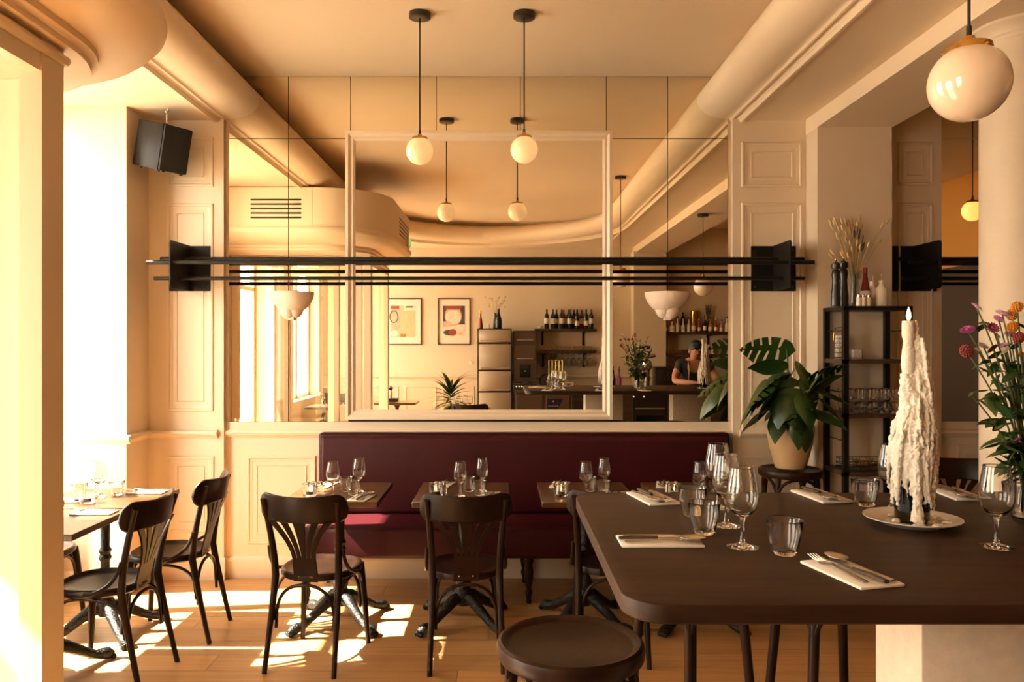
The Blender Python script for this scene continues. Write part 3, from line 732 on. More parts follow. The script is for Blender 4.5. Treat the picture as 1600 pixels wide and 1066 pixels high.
# ---- bistro tables on cast-iron pedestals
def bistro(w_, d_, th=0.030):
    def fn():
        t = thing('bistro_table', 'x', 'table')
        MB().box(-w_ / 2, w_ / 2, -d_ / 2, d_ / 2, 0.75 - th, 0.75, 0.003, 1).build('tabletop', 'table_wood', t)
        MB().lathe([(0.030, 0.10), (0.052, 0.13), (0.055, 0.17), (0.040, 0.20), (0.046, 0.225), (0.036, 0.25), (0.026, 0.27), (0.024, 0.40), (0.034, 0.42), (0.026, 0.44), (0.034, 0.46), (0.024, 0.48), (0.026, 0.66), (0.04, 0.69), (0.10, 0.712), (0.10, 0.72), (0.001, 0.72)], (0, 0, 0), 24).build('column', 'cast_iron', t)
        for k in range(4):
            a = R(45 + 90 * k); c_, s_ = math.cos(a), math.sin(a)
            L_ = [(0.02, 0.15, 0.030), (0.07, 0.145, 0.034), (0.12, 0.115, 0.030), (0.17, 0.085, 0.026), (0.21, 0.06, 0.023), (0.245, 0.042, 0.022), (0.275, 0.038, 0.028), (0.305, 0.032, 0.030), (0.328, 0.022, 0.018)]
            m_ = MB().tube([(r_ * c_, r_ * s_, z_) for r_, z_, q in L_], [q for *_, q in L_], 10)
            ft = m_.build('foot', 'cast_iron', t)
            for j in (-1, 0, 1):
                ca, sa = math.cos(a + j * 0.055), math.sin(a + j * 0.055)
                MB().ball((0.325 * ca, 0.325 * sa, 0.016), 0.0155, 8).build('claw', 'cast_iron', ft)
            lf = MB()
            for j in range(5):
                q = 0.09 + j * 0.03; z_ = 0.158 - (q - 0.07) * 0.62
                lf.ball((q * c_, q * s_, z_ + 0.005), 0.014 - j * 0.001, 8)
            lf.build('acanthus_relief', 'cast_iron', ft)
        return t
    return fn
BIS = Maker(bistro(0.522, 0.60))
TG = 'dark wooden bistro tables'
TABS = []
for (px, lab) in ((513.5, 'bistro table at the banquette, nearer the window'), (719.5, 'bistro table at the middle of the banquette'), (923, 'bistro table at the banquette beside the high table'), (1107, 'bistro table at the banquette end, behind the wine glasses')):
    x = (px - CX) * 4.2 / FPX; TABS.append(x)
    BIS('dark wooden ' + lab, 'table', (x, -0.855, 0), 0, TG)
BISL = Maker(bistro(0.60, 0.54))
BISL('sunlit bistro table in the window, against the pier', 'table', (-2.195, -1.03, 0), 0, TG)
BISL('sunlit bistro table in the window, beside the entrance screen', 'table', (-2.215, -1.60, 0), 0, TG)
BISL('bistro table behind the entrance, seen in the mirror', 'table', (-1.55, -6.15, 0), 0, TG)
BISL('bistro table by the rear window, seen in the mirror', 'table', (-2.35, -5.35, 0), 0, TG)
BIS('bistro table by the leafy plant, seen in the mirror', 'table', (-0.42, -4.78, 0), 0, TG)
CHAIR('dark bentwood chair by the leafy plant, seen in the mirror', 'chair', (-0.40, -4.38, 0), R(180), CG)
CHAIR('dark bentwood chair by the rear window, seen in the mirror', 'chair', (-2.45, -5.95, 0), R(0), CG)

# ---- high table on stone legs
ZT = 1.11
TX0, TX1, TY0, TY1 = 0.232, 2.72, -3.885, -2.775
ht = thing('high_table', 'long dark wooden high table with rounded corners on stone legs', 'table', ((TX0 + TX1) / 2, (TY0 + TY1) / 2, 0))
cxh, cyh = (TX0 + TX1) / 2, (TY0 + TY1) / 2
r = 0.085
def rr_poly(x0, x1, y0, y1, r, n=8):
    return arc((x1 - r, y1 - r), r, 0, 90, n) + arc((x0 + r, y1 - r), r, 90, 180, n) + arc((x0 + r, y0 + r), r, 180, 270, n) + arc((x1 - r, y0 + r), r, 270, 360, n)
v, f = [], []
LA = [(0.003, ZT - 0.038), (0.0, ZT - 0.035), (0.0, ZT - 0.004), (0.001, ZT - 0.0015), (0.004, ZT)]
for (o_, z) in LA: v += [(x - cxh, y - cyh, z) for x, y in rr_poly(TX0 + o_, TX1 - o_, TY0 + o_, TY1 - o_, r - o_)]
kk = 36
for i in range(len(LA) - 1):
    for j in range(kk): f.append((i * kk + j, i * kk + (j + 1) % kk, (i + 1) * kk + (j + 1) % kk, (i + 1) * kk + j))
f.append(tuple(range(kk - 1, -1, -1))); f.append(tuple((len(LA) - 1) * kk + j for j in range(kk)))
MB().add(v, f).build('tabletop', 'high_table_wood', ht)
for (x0, x1) in ((0.918, 1.34), (1.90, 2.32)):
    MB().box(x0 - cxh, x1 - cxh, -3.635 - cyh, -3.42 - cyh, 0, ZT - 0.037, 0.006, 2).build('stone_leg', 'stone', ht)

# ---- black shelf unit
et = thing('shelf_unit', 'tall black metal shelf unit standing against the pier', 'shelf', (2.295, -0.41, 0))
xa, xb, yf, yb2 = -0.195, 0.195, -0.135, 0.145
ztop = 1.83
for x in (xa, xb):
    for y in (yf, yb2): MB().box(x - 0.016, x + 0.016, y - 0.016, y + 0.016, 0, ztop - 0.012).build('post', 'black_metal', et, False)
SH = [ztop] + [HC - (py - CY) * 4.81 / FPX for py in (562, 647, 738)] + [0.45, 0.12]
for z in SH:
    b_ = MB().box(xa - 0.016, xb + 0.016, yf - 0.016, yb2 + 0.016, z - 0.024, z).build('shelf_board', 'cabinet_wood' if z < 1.8 else 'black_metal', et, False)
for z in (1.68, 1.30, 1.0):
    for x in (xa, xb): MB().tube([(x, yf, z), (x, yb2, z)], 0.003, 6).build('side_wire', 'black_metal', et)
# ================================================================== TABLEWARE
def wine_glass():
    t = MB()
    p = [(0.0, 0.0), (0.033, 0.001), (0.034, 0.003), (0.020, 0.007), (0.008, 0.011), (0.0048, 0.02), (0.0042, 0.06), (0.006, 0.072), (0.018, 0.080), (0.030, 0.095), (0.0345, 0.115), (0.034, 0.14), (0.029, 0.17), (0.0255, 0.192), (0.0263, 0.1935), (0.0248, 0.192), (0.0281, 0.17), (0.0330, 0.14), (0.0334, 0.115), (0.029, 0.096), (0.016, 0.082), (0.0, 0.078)]
    return t.lathe([(r_ * 1.1, z_) for r_, z_ in p], (0, 0, 0), 28).build('wine_glass', 'clear_glass')
def tumbler():
    p = [(0.0, 0.0), (0.024, 0.0), (0.028, 0.004), (0.033, 0.025), (0.0385, 0.055), (0.0415, 0.080), (0.0405, 0.0815), (0.0395, 0.080), (0.0365, 0.055), (0.031, 0.026), (0.025, 0.010), (0.0, 0.008)]
    return MB().lathe(p, (0, 0, 0), 28).build('tumbler', 'clear_glass')
def tealight():
    t = thing('tealight', 'x', 'candle holder')
    MB().lathe([(0.0, 0.0), (0.036, 0.0), (0.038, 0.003), (0.040, 0.068), (0.0385, 0.0695), (0.037, 0.068), (0.035, 0.012), (0.0, 0.010)], (0, 0, 0), 28).build('glass_cup', 'clear_glass', t)
    MB().lathe([(0.0, 0.010), (0.020, 0.010), (0.020, 0.028), (0.0, 0.028)], (0, 0, 0), 20).build('wax_disc', 'wax', t)
    MB().lathe([(0.0, 0.032), (0.003, 0.035), (0.0038, 0.040), (0.002, 0.048), (0.0, 0.054)], (0, 0, 0), 8).build('flame', 'flame', t)
    return t
def napkin():
    return MB().box(-0.052, 0.052, -0.10, 0.10, 0, 0.007, 0.003, 2).build('napkin', 'napkin')
def fork():
    m_ = MB()
    m_.tube([(0, -0.09, 0.004), (0, -0.05, 0.005), (0, 0.03, 0.007), (0, 0.05, 0.005)], [0.0065, 0.0055, 0.0032, 0.0050], 8, flat=(1, 0.35))
    m_.box(-0.011, 0.011, 0.048, 0.062, 0.0025, 0.0045, 0.001, 1)
    for k in range(4):
        x = -0.0095 + k * 0.00633
        m_.tube([(x, 0.060, 0.0035), (x, 0.085, 0.005), (x, 0.106, 0.010)], [0.0019, 0.0017, 0.0009], 6)
    return m_.build('fork', 'steel')
def spoon():
    m_ = MB()
    m_.tube([(0, -0.09, 0.004), (0, -0.05, 0.005), (0, 0.03, 0.008), (0, 0.05, 0.006)], [0.0065, 0.0055, 0.0032, 0.0040], 8, flat=(1, 0.35))
    v, f = [], []; n, rs = 20, 6
    for i in range(rs + 1):
        q = i / rs
        for k in range(n):
            a = 2 * PI * k / n; c_, s_ = math.cos(a), math.sin(a)
            v.append((0.0205 * q * c_ * (1 - 0.12 * s_), 0.078 + 0.032 * q * s_, 0.0015 + 0.010 * q * q))
    for i in range(rs):
        for k in range(n): f.append((i * n + k, i * n + (k + 1) % n, (i + 1) * n + (k + 1) % n, (i + 1) * n + k))
    m_.add(v, f)
    o_ = m_.build('spoon', 'steel')
    md = o_.modifiers.new('thick', 'SOLIDIFY'); md.thickness = 0.0012
    return o_
def knife():
    t = thing('knife', 'x', 'knife')
    MB().tube([(0, -0.095, 0.0065), (0, -0.06, 0.0075), (0, 0.0, 0.0065)], [0.007, 0.0085, 0.0065], 10, flat=(1, 0.6)).build('handle', 'cabinet_wood', t)
    MB().prism([(-0.006, 0.0), (0.006, 0.0), (0.0075, 0.06), (0.004, 0.10), (-0.004, 0.108), (-0.006, 0.09)], 0.004, 0.0055).build('blade', 'steel', t)
    return t
def pit(fn):
    return Maker(fn)
WG, TU, TL, NA, FO, SPN, KN = (Maker(q) for q in (wine_glass, tumbler, tealight, napkin, fork, spoon, knife))
def setting(p, rz, where, flip=1, n=True):
    """napkin with a fork, a knife and a spoon laid across it"""
    q = Vector(p)
    NA('folded white paper napkin ' + where, 'napkin', q, rz, 'folded napkins')
    Rm = Matrix.Rotation(rz, 4, 'Z')
    def at_(x, y, z=0.0074): return q + Rm @ Vector((x * flip, y * flip, z))
    add = PI if flip < 0 else 0
    FO('steel fork on the napkin ' + where, 'fork', at_(-0.022, 0.005), rz + add - R(4), 'forks on napkins')
    KN('steel knife on the napkin ' + where, 'knife', at_(0.003, -0.005), rz + add + R(3), 'knives on napkins')
    SPN('steel spoon on the napkin ' + where, 'spoon', at_(0.028, 0.0), rz + add + R(3), 'spoons on napkins')
# high table
def T(px, py): return G(px, py, ZT)
def rz_of(pa, pb):
    d_ = T(*pb) - T(*pa); return math.atan2(-d_.x, d_.y)
setting(T(1030, 848), R(-90), 'near the rounded corner of the high table')
setting(T(1020, 780), R(180 + 12), 'at the far end of the high table')
setting(T(1328, 898), R(14), 'in front, by the edge of the high table')
setting(T(1283, 777), R(180 + 8), 'at the far edge, below the monstera')
setting(T(1496, 774), R(180 - 4), 'behind the dripping candle')
WGG, TUG = 'wine glasses', 'tumblers'
WG('wine glass standing foremost in the cluster on the high table', 'glass', T(1160, 856), 0, WGG, 1.0)
WG('wine glass just behind the foremost one on the high table', 'glass', T(1135, 823), 0, WGG, 1.0)
WG('wine glass at the back of the cluster on the high table', 'glass', T(1122, 795), 0, WGG, 1.0)
WG('wine glass beside the vase of flowers', 'glass', T(1557, 856), 0, WGG, 1.02)
WG('wine glass half hidden behind the dripping candle', 'glass', T(1393, 797), 0, WGG, 1.0)
TU('tumbler standing alone in front on the high table', 'glass', T(1226, 866), 0, TUG, 1.0)
TU('tumbler beside the napkin near the rounded corner', 'glass', T(1100, 834), 0, TUG, 1.0)
TU('tumbler behind the others in the cluster', 'glass', T(1082, 806), 0, TUG, 1.0)
TU('tumbler between the far napkin and the candle', 'glass', T(1352, 790), 0, TUG, 1.0)
TU('tumbler behind the glass next to the flowers', 'glass', T(1592, 800), 0, TUG, 1.0)
# banquette tables
NAMES = ['on the banquette table nearer the window', 'on the middle banquette table', 'on the partly hidden banquette table', 'on the last banquette table']
Z75 = 0.7505
for i, x in enumerate(TABS):
    nm = NAMES[i]
    setting((x + 0.16, -1.05, Z75), R(-10), 'at the chair side ' + nm)
    setting((x - 0.13, -0.66, Z75), R(-12), 'at the bench side ' + nm, -1)
    WG('wine glass nearer the chair ' + nm, 'glass', (x - 0.01, -1.0, Z75), 0, WGG)
    WG('wine glass nearer the bench ' + nm, 'glass', (x + 0.11, -0.86, Z75), 0, WGG)
    TU('tumbler nearer the chair ' + nm, 'glass', (x + 0.095, -0.96, Z75), 0, TUG)
    TU('tumbler nearer the bench ' + nm, 'glass', (x + 0.03, -0.84, Z75), 0, TUG)
    TL('tealight burning in a glass cup ' + nm, 'candle', (x - 0.145, -0.98, Z75), 0, 'tealights')
    for k, (dx, nmx, mm) in enumerate(((0.0, 'salt', 'white_ceramic'), (0.045, 'pepper', 'steel'))):
        t = thing(nmx + '_shaker', 'small %s shaker %s' % (nmx, nm), 'shaker', (x - 0.155 + dx, -0.86, Z75))
        MB().lathe([(0.0, 0), (0.016, 0), (0.017, 0.004), (0.015, 0.035), (0.011, 0.042), (0.0, 0.042)], (0, 0, 0), 16).build('glass_body', 'clear_glass' if k else 'white_ceramic', t)
        MB().lathe([(0.0115, 0.040), (0.013, 0.042), (0.012, 0.055), (0.006, 0.060), (0.0, 0.0605)], (0, 0, 0), 16).build('cap', 'chrome', t)
# window tables
for (x, y, nm, k) in ((-2.195, -1.03, 'on the window table by the pier', 0), (-2.215, -1.60, 'on the window table by the screen', 1)):
    setting((x + 0.17, y + 0.14 if k == 0 else y + 0.17, Z75), R(92), nm + ', room side')
    setting((x - 0.17, y - 0.10, Z75), R(92), nm + ', window side', -1)
    WG('tall wine glass ' + nm, 'glass', (x - 0.03, y + 0.0, Z75), 0, WGG)
    WG('second wine glass ' + nm + ', closer to the window', 'glass', (x - 0.10, y + 0.09, Z75), 0, WGG)
    TU('tumbler ' + nm + ', closer to the window', 'glass', (x - 0.14, y - 0.0, Z75), 0, TUG)
    TU('tumbler ' + nm + ', closer to the chairs', 'glass', (x + 0.03, y + 0.07, Z75), 0, TUG)
    TL('tealight in a glass cup ' + nm, 'candle', (x - 0.02, y - 0.15, Z75), 0, 'tealights')
# ---- dripping candle on its plate
cp = T(1425, 820)
pl_ = MB().lathe([(0.0, 0.004), (0.062, 0.004), (0.068, 0.0), (0.073, 0.001), (0.088, 0.009), (0.115, 0.017), (0.122, 0.020), (0.1225, 0.0225), (0.118, 0.0225), (0.090, 0.013), (0.075, 0.0085), (0.0, 0.008)], (0, 0, 0), 48).build('plate', 'porcelain')
pl_.location = cp; tag(pl_, 'round cream plate under the dripping candle bottle', 'plate')
def candle(hb=0.30, lit=True, seed=5):
    random.seed(seed)
    t = thing('bottle_candle', 'x', 'candle')
    MB().lathe([(0.0, 0.012), (0.020, 0.004), (0.040, 0.0), (0.0435, 0.004), (0.044, 0.012), (0.044, 0.17), (0.041, 0.195), (0.030, 0.225), (0.018, 0.25), (0.0145, 0.27), (0.0145, hb), (0.0, hb)], (0, 0, 0), 32).build('bottle', 'green_glass', t)
    lab = MB().lathe([(0.0, 0.008), (0.035, 0.006), (0.0405, 0.012), (0.0405, 0.168), (0.0, 0.168)], (0, 0, 0), 24).build('dark_interior', 'bottle_dark', t)
    w_ = MB()
    w_.lathe([(0.047, 0.10), (0.047, 0.165), (0.042, 0.20), (0.032, 0.235), (0.022, 0.26), (0.020, hb), (0.016, hb + 0.06), (0.0, hb + 0.06), ], (0, 0, 0), 24)
    # the leaning stack of old stubs and the thick runs of wax
    w_.tube([(0.0, 0, hb - 0.06), (-0.006, 0, hb), (-0.012, 0.0, hb + 0.06), (-0.010, 0, hb + 0.10)], [0.026, 0.024, 0.021, 0.018], 12)
    w_.tube([(0.03, 0.0, 0.12), (0.026, 0, 0.25), (0.020, 0, 0.38), (0.014, 0, hb + 0.15), (0.012, 0, hb + 0.20), (0.0125, 0, hb + 0.247)], [0.030, 0.032, 0.026, 0.017, 0.010, 0.003], 12)
    for k in range(150):
        a = random.uniform(0, 2 * PI); side = 0.5 + 0.5 * math.cos(a)
        zt_ = 0.22 + random.uniform(0, 0.12) + side * random.uniform(0.0, 0.22)
        zb_ = random.uniform(0.035, 0.20) if k % 3 else random.uniform(0.12, 0.24)
        ox = 0.014 * side; rb = 0.047 + random.uniform(0.0, 0.011); n_ = 14
        pts, rad = [], []
        for q in range(n_ + 1):
            s_ = q / n_; z = zt_ + (zb_ - zt_) * s_
            rr_ = (0.016 + (rb - 0.016) * min(1, s_ * 1.5) ** 0.8) if z > 0.2 else rb
            aa = a + 0.12 * math.sin(s_ * 6 + k)
            pts.append((ox * (1 - s_) + rr_ * math.cos(aa), rr_ * math.sin(aa), z)); rad.append(random.uniform(0.0026, 0.0066))
        rad[0] = 0.003; rad[-1] = 0.0026
        w_.tube(pts, rad, 6)
    w_.tube([(-0.04, -0.03, 0.25), (-0.052, -0.033, 0.18), (-0.055, -0.03, 0.12), (-0.053, -0.028, 0.05)], [0.006, 0.010, 0.009, 0.004], 8)
    w_.tube([(-0.012, -0.048, 0.22), (-0.014, -0.052, 0.13), (-0.013, -0.052, 0.06), (-0.015, -0.055, 0.012)], [0.012, 0.013, 0.011, 0.018], 8)
    for k in range(26):
        a = random.uniform(0, 2 * PI); r_ = random.uniform(0.03, 0.085)
        w_.ball((r_ * math.cos(a), r_ * math.sin(a), 0.004), random.uniform(0.006, 0.014), 8, sz=0.5)
    wo = w_.build('wax_drips', 'wax', t)
    md = wo.modifiers.new('fuse', 'REMESH'); md.mode = 'VOXEL'; md.voxel_size = 0.0022; md.use_smooth_shade = True
    tx = bpy.data.textures.new('wax_lumps', 'CLOUDS'); tx.noise_scale = 0.011; tx.noise_depth = 2
    md2 = wo.modifiers.new('lumps', 'DISPLACE'); md2.texture = tx; md2.texture_coords = 'LOCAL'; md2.strength = 0.009; md2.mid_level = 0.5
    # the burning stick: three swellings
    zs = hb + 0.06
    st = MB().lathe([(0.0, 0.0), (0.014, 0.0), (0.0165, 0.02), (0.013, 0.05), (0.0145, 0.055), (0.0185, 0.085), (0.016, 0.12), (0.012, 0.148), (0.0135, 0.152), (0.0165, 0.165), (0.0165, 0.195), (0.0155, 0.203), (0.011, 0.199), (0.0, 0.198)], (-0.010, 0, zs - 0.02), 20)
    st.build('candle_stick', 'wax', t)
    MB().tube([(-0.010, 0, zs + 0.175), (-0.008, 0, zs + 0.190)], 0.0012, 6).build('wick', 'black_satin', t)
    if lit:
        MB().lathe([(0.0, 0.0), (0.004, 0.004), (0.0062, 0.012), (0.005, 0.022), (0.0022, 0.032), (0.0, 0.038)], (-0.009, 0, zs + 0.183), 12).build('flame', 'flame', t)
    return t
CA = candle()
CA.location = cp + Vector((0, 0, 0.0085)); tag(CA, 'burning candle in a green bottle caked with dripped wax', 'candle')
CB = candle(0.29, False, 9)
CB.location = (2.19, -3.2, ZT + 0.0015); tag(CB, 'unlit wax-caked bottle candle in front of the barkeeper, in the mirror', 'candle')

# ================================================================== PLANTS
def leaf_mesh(L_, Wd, cuts, droop=0.3, name='leaf', seed=0, heart=0.25):
    """broad leaf along +y from the stalk; cuts = number of splits per side"""
    n = 22; v, f = [], []
    def half(t): return Wd / 2 * (math.sin(PI * min(1, t) ** 0.62) ** 0.85) * (1 - 0.10 * t)
    def pt(x, y): return (x, y, -droop * (y / L_) ** 2 * L_ - 0.9 * x * x / Wd + 0.10 * abs(x))
    for s in (-1, 1):
        for i in range(n):
            t0, t1 = i / n, (i + 1) / n
            if cuts and (i % max(2, n // (cuts + 1))) == max(2, n // (cuts + 1)) - 1 and 2 < i < n - 2: w0 = w1 = 0.22
            else: w0 = w1 = 1.0
            ya, yb = t0 * L_, t1 * L_
            sl = 0.30 if cuts else 0.12
            cols = 4; o = len(v)
            for c in range(cols + 1):
                q = c / cols
                xa, xb = half(t0) * w0 * q, half(t1) * w1 * q
                back = -heart * L_ * max(0, 0.35 - t0) * q * 2.2
                v.append(pt(s * xa, ya + sl * xa * 0.9 + back)); v.append(pt(s * xb, yb + sl * xb * 0.9 + -heart * L_ * max(0, 0.35 - t1) * q * 2.2))
            for c in range(cols):
                q_ = (o + 2 * c, o + 2 * c + 1, o + 2 * c + 3, o + 2 * c + 2)
                f.append(q_ if s > 0 else q_[::-1])
    me = MB().add(v, f)
    return me
LEAVES = {}
def leaf_obj(kind, mname, parent, p, yaw, pitch, roll, sc):
    if kind not in LEAVES:
        spec = {'split': (0.30, 0.25, 4, 0.25), 'whole': (0.24, 0.15, 0, 0.35), 'blade': (0.36, 0.055, 0, 0.55), 'small': (0.05, 0.026, 0, 0.3)}[kind]
        me = leaf_mesh(*spec, heart=0.25 if kind in ('split', 'whole') else 0.0).mesh('leaf', True, 80)
        bm = bmesh.new(); bm.from_mesh(me); bmesh.ops.remove_doubles(bm, verts=bm.verts, dist=1e-5); bm.to_mesh(me); bm.free()
        LEAVES[kind] = {}
        LEAVES[kind]['src'] = me
    if mname not in LEAVES[kind]:
        me = LEAVES[kind]['src'].copy(); me.materials.clear(); me.materials.append(MATS[mname]); LEAVES[kind][mname] = me
    o = bpy.data.objects.new('leaf', LEAVES[kind][mname]); COL.objects.link(o); o.parent = parent
    o.location = p; o.rotation_euler = (Matrix.Rotation(yaw, 4, 'Z') @ Matrix.Rotation(pitch, 4, 'X') @ Matrix.Rotation(roll, 4, 'Y')).to_euler(); o.scale = (sc,) * 3
    return o
# potted monstera on the stool
MX, MY = 1.84, -0.335
mo = thing('potted_monstera', 'leafy monstera in a tan glazed pot on a bar stool', 'plant', (MX, MY, 0.802))
MB().lathe([(0.0, 0.004), (0.085, 0.0), (0.095, 0.006), (0.115, 0.08), (0.137, 0.17), (0.147, 0.24), (0.144, 0.275), (0.138, 0.285), (0.133, 0.278), (0.130, 0.25), (0.0, 0.25)], (0, 0, 0), 40).build('pot', 'pot', mo)
MB().lathe([(0.0, 0.258), (0.10, 0.262), (0.131, 0.255)], (0, 0, 0), 24).build('soil', 'soil', mo)
random.seed(11)
def mleaf(px, py, kind, m_, pitch, yaw, sc, dy=None, roll=0.0):
    yy = MY + (dy if dy is not None else random.uniform(-0.16, 0.06))
    tip = W(px, py, yy) - Vector((MX, MY, 0.802))
    base = Vector((random.uniform(-0.05, 0.05), random.uniform(-0.05, 0.05), 0.26))
    MB().tube(bez(base, Vector((base.x + tip.x * 0.25, base.y + tip.y * 0.3, max(tip.z, 0.30) * 0.95)), tip, 10), [0.006] * 4 + [0.0045] * 7, 7).build('stalk', 'stem', mo)
    leaf_obj(kind, m_, mo, tip, yaw, pitch, roll, sc)
mleaf(1229, 546, 'split', 'leaf', R(8), R(80), 0.98, -0.05, R(52))
mleaf(1222, 572, 'whole', 'leaf', R(10), R(88), 0.95, -0.08, R(48))
mleaf(1225, 590, 'split', 'leaf', R(-22), R(105), 0.95, -0.12, R(45))
mleaf(1210, 612, 'whole', 'leaf', R(-38), R(100), 1.15, -0.12, R(35))
mleaf(1195, 640, 'whole', 'leaf', R(-30), R(75), 0.85, -0.14, R(20))
mleaf(1238, 598, 'split', 'leaf', R(-55), R(170), 0.75, -0.16)
mleaf(1262, 588, 'whole', 'leaf', R(-60), R(-160), 0.95, -0.15)
mleaf(1272, 585, 'split', 'leaf', R(20), R(-70), 0.72, -0.25, R(-40))
mleaf(1266, 612, 'whole', 'leaf_pale', R(35), R(-60), 1.0, -0.27, R(-50))
mleaf(1264, 610, 'whole', 'leaf_pale', R(70), R(-100), 0.72, -0.27, R(-20))
mleaf(1270, 640, 'whole', 'leaf', R(-15), R(-90), 0.95, -0.26, R(-20))
mleaf(1246, 640, 'whole', 'leaf', R(-65), R(175), 1.0, -0.17)
mleaf(1225, 605, 'whole', 'leaf', R(-50), R(140), 1.1, -0.15)
mleaf(1250, 570, 'whole', 'leaf_pale', R(-45), R(-140), 0.85, -0.12)
mleaf(1215, 585, 'whole', 'leaf', R(-30), R(120), 1.1, -0.05)
mleaf(1240, 620, 'split', 'leaf', R(-60), R(200), 0.8, -0.18)
mleaf(1190, 600, 'whole', 'leaf', R(-50), R(100), 1.0, -0.02)
mleaf(1258, 660, 'whole', 'leaf', R(-70), R(185), 0.75, -0.19)
mleaf(1280, 610, 'whole', 'leaf', R(-10), R(-120), 0.9, -0.26)
mleaf(1232, 625, 'whole', 'leaf', R(-20), R(30), 1.0, 0.06)
mleaf(1180, 620, 'whole', 'leaf', R(-45), R(95), 1.05, -0.10, R(25))
mleaf(1205, 600, 'split', 'leaf', R(-25), R(110), 0.85, -0.17, R(20))
mleaf(1255, 615, 'whole', 'leaf', R(-50), R(-170), 0.95, -0.2)
mleaf(1285, 625, 'whole', 'leaf', R(-35), R(-110), 0.9, -0.28)
mleaf(1216, 648, 'whole', 'leaf', R(-40), R(150), 0.8, -0.16)
# leafy plant seen in the mirror
dr = thing('potted_dracaena', 'spiky leafy green plant below the pictures, seen in the mirror', 'plant', (-0.72, -5.42, 0))
MB().lathe([(0.0, 0.0), (0.10, 0.0), (0.13, 0.20), (0.14, 0.28), (0.13, 0.29), (0.0, 0.27)], (0, 0, 0), 28).build('pot', 'pot', dr)
MB().tube([(0, 0, 0.26), (0.01, 0, 0.5), (0, 0, 0.80)], 0.015, 8).build('trunk', 'straw', dr)
for i in range(46):
    t_ = i / 46; a = i * 2.39996
    leaf_obj('blade', 'leaf', dr, (0.012 * math.cos(a), 0.012 * math.sin(a), 0.70 + 0.28 * t_), a, R(-20 + 95 * t_), 0, random.uniform(0.85, 1.1))
# ---- vase of flowers at the end of the table
fv = T(1608, 812)
va = thing('flower_vase', 'clear glass vase with a loose bunch of mixed flowers', 'vase', fv)
MB().lathe([(0.0, 0.0), (0.040, 0.0), (0.043, 0.004), (0.040, 0.05), (0.034, 0.10), (0.037, 0.15), (0.048, 0.19), (0.047, 0.1915), (0.0355, 0.15), (0.0325, 0.10), (0.0385, 0.05), (0.040, 0.010), (0.0, 0.008)], (0, 0, 0), 32).build('glass_body', 'clear_glass', va)
MB().lathe([(0.0, 0.010), (0.0385, 0.010), (0.037, 0.05), (0.0315, 0.10), (0.0, 0.10)], (0, 0, 0), 24).build('water', 'water', va)
random.seed(21)
def bloom(p, kind, r, m_):
    mb = MB()
    if kind == 'daisy':
        for ring, (k, rr_, up) in enumerate(((16, 1.0, 0.10), (13, 0.8, 0.35), (9, 0.55, 0.6))):
            for j in range(k):
                a = 2 * PI * (j + 0.5 * ring) / k; d_ = Vector((math.cos(a), math.sin(a), up)); s_ = Vector((-math.sin(a), math.cos(a), 0)) * r * 0.13
                q0 = d_ * r * 0.15; q1 = d_ * r * rr_ * 0.75; q2 = d_ * r * rr_
                mb.add([q0 - s_ * 0.4, q0 + s_ * 0.4, q1 + s_, q2 + s_ * 0.3, q2 - s_ * 0.3, q1 - s_], [(0, 1, 2, 5), (5, 2, 3, 4)])
        mb.ball((0, 0, r * 0.10), r * 0.30, 10, sz=0.6)
    else:
        n_ = 60
        mb.ball((0, 0, 0), r * 0.75, 12)
        for j in range(n_):
            z = 1 - 2 * (j + 0.5) / n_; a = j * 2.39996; q = math.sqrt(1 - z * z)
            mb.ball((q * math.cos(a) * r * 0.78, q * math.sin(a) * r * 0.78, z * r * 0.9), r * 0.2, 6)
    o = mb.build('bloom', m_, va); o.location = p; return o
def flower(px, py, dy, kind, r, m_, lean=0.3):
    p = W(px, py, fv.y + dy) - fv
    pts = bez((random.uniform(-0.015, 0.015), random.uniform(-0.015, 0.015), 0.03), (p.x * 0.15, p.y * 0.2, p.z * 0.55), p, 12)
    MB().tube(pts, 0.0021, 6).build('stalk', 'stem', va)
    o = bloom(p, kind, r, m_)
    o.rotation_euler = (R(35) + random.uniform(-0.3, 0.3), R(random.uniform(-35, 20)), random.uniform(0, 6))
    for j in range(3):
        q = pts[random.randint(5, 11)]
        leaf_obj('small', 'leaf' if random.random() < 0.7 else 'leaf_pale', va, q, random.uniform(0, 6.28), random.uniform(-0.4, 0.8), 0, random.uniform(0.7, 1.25))
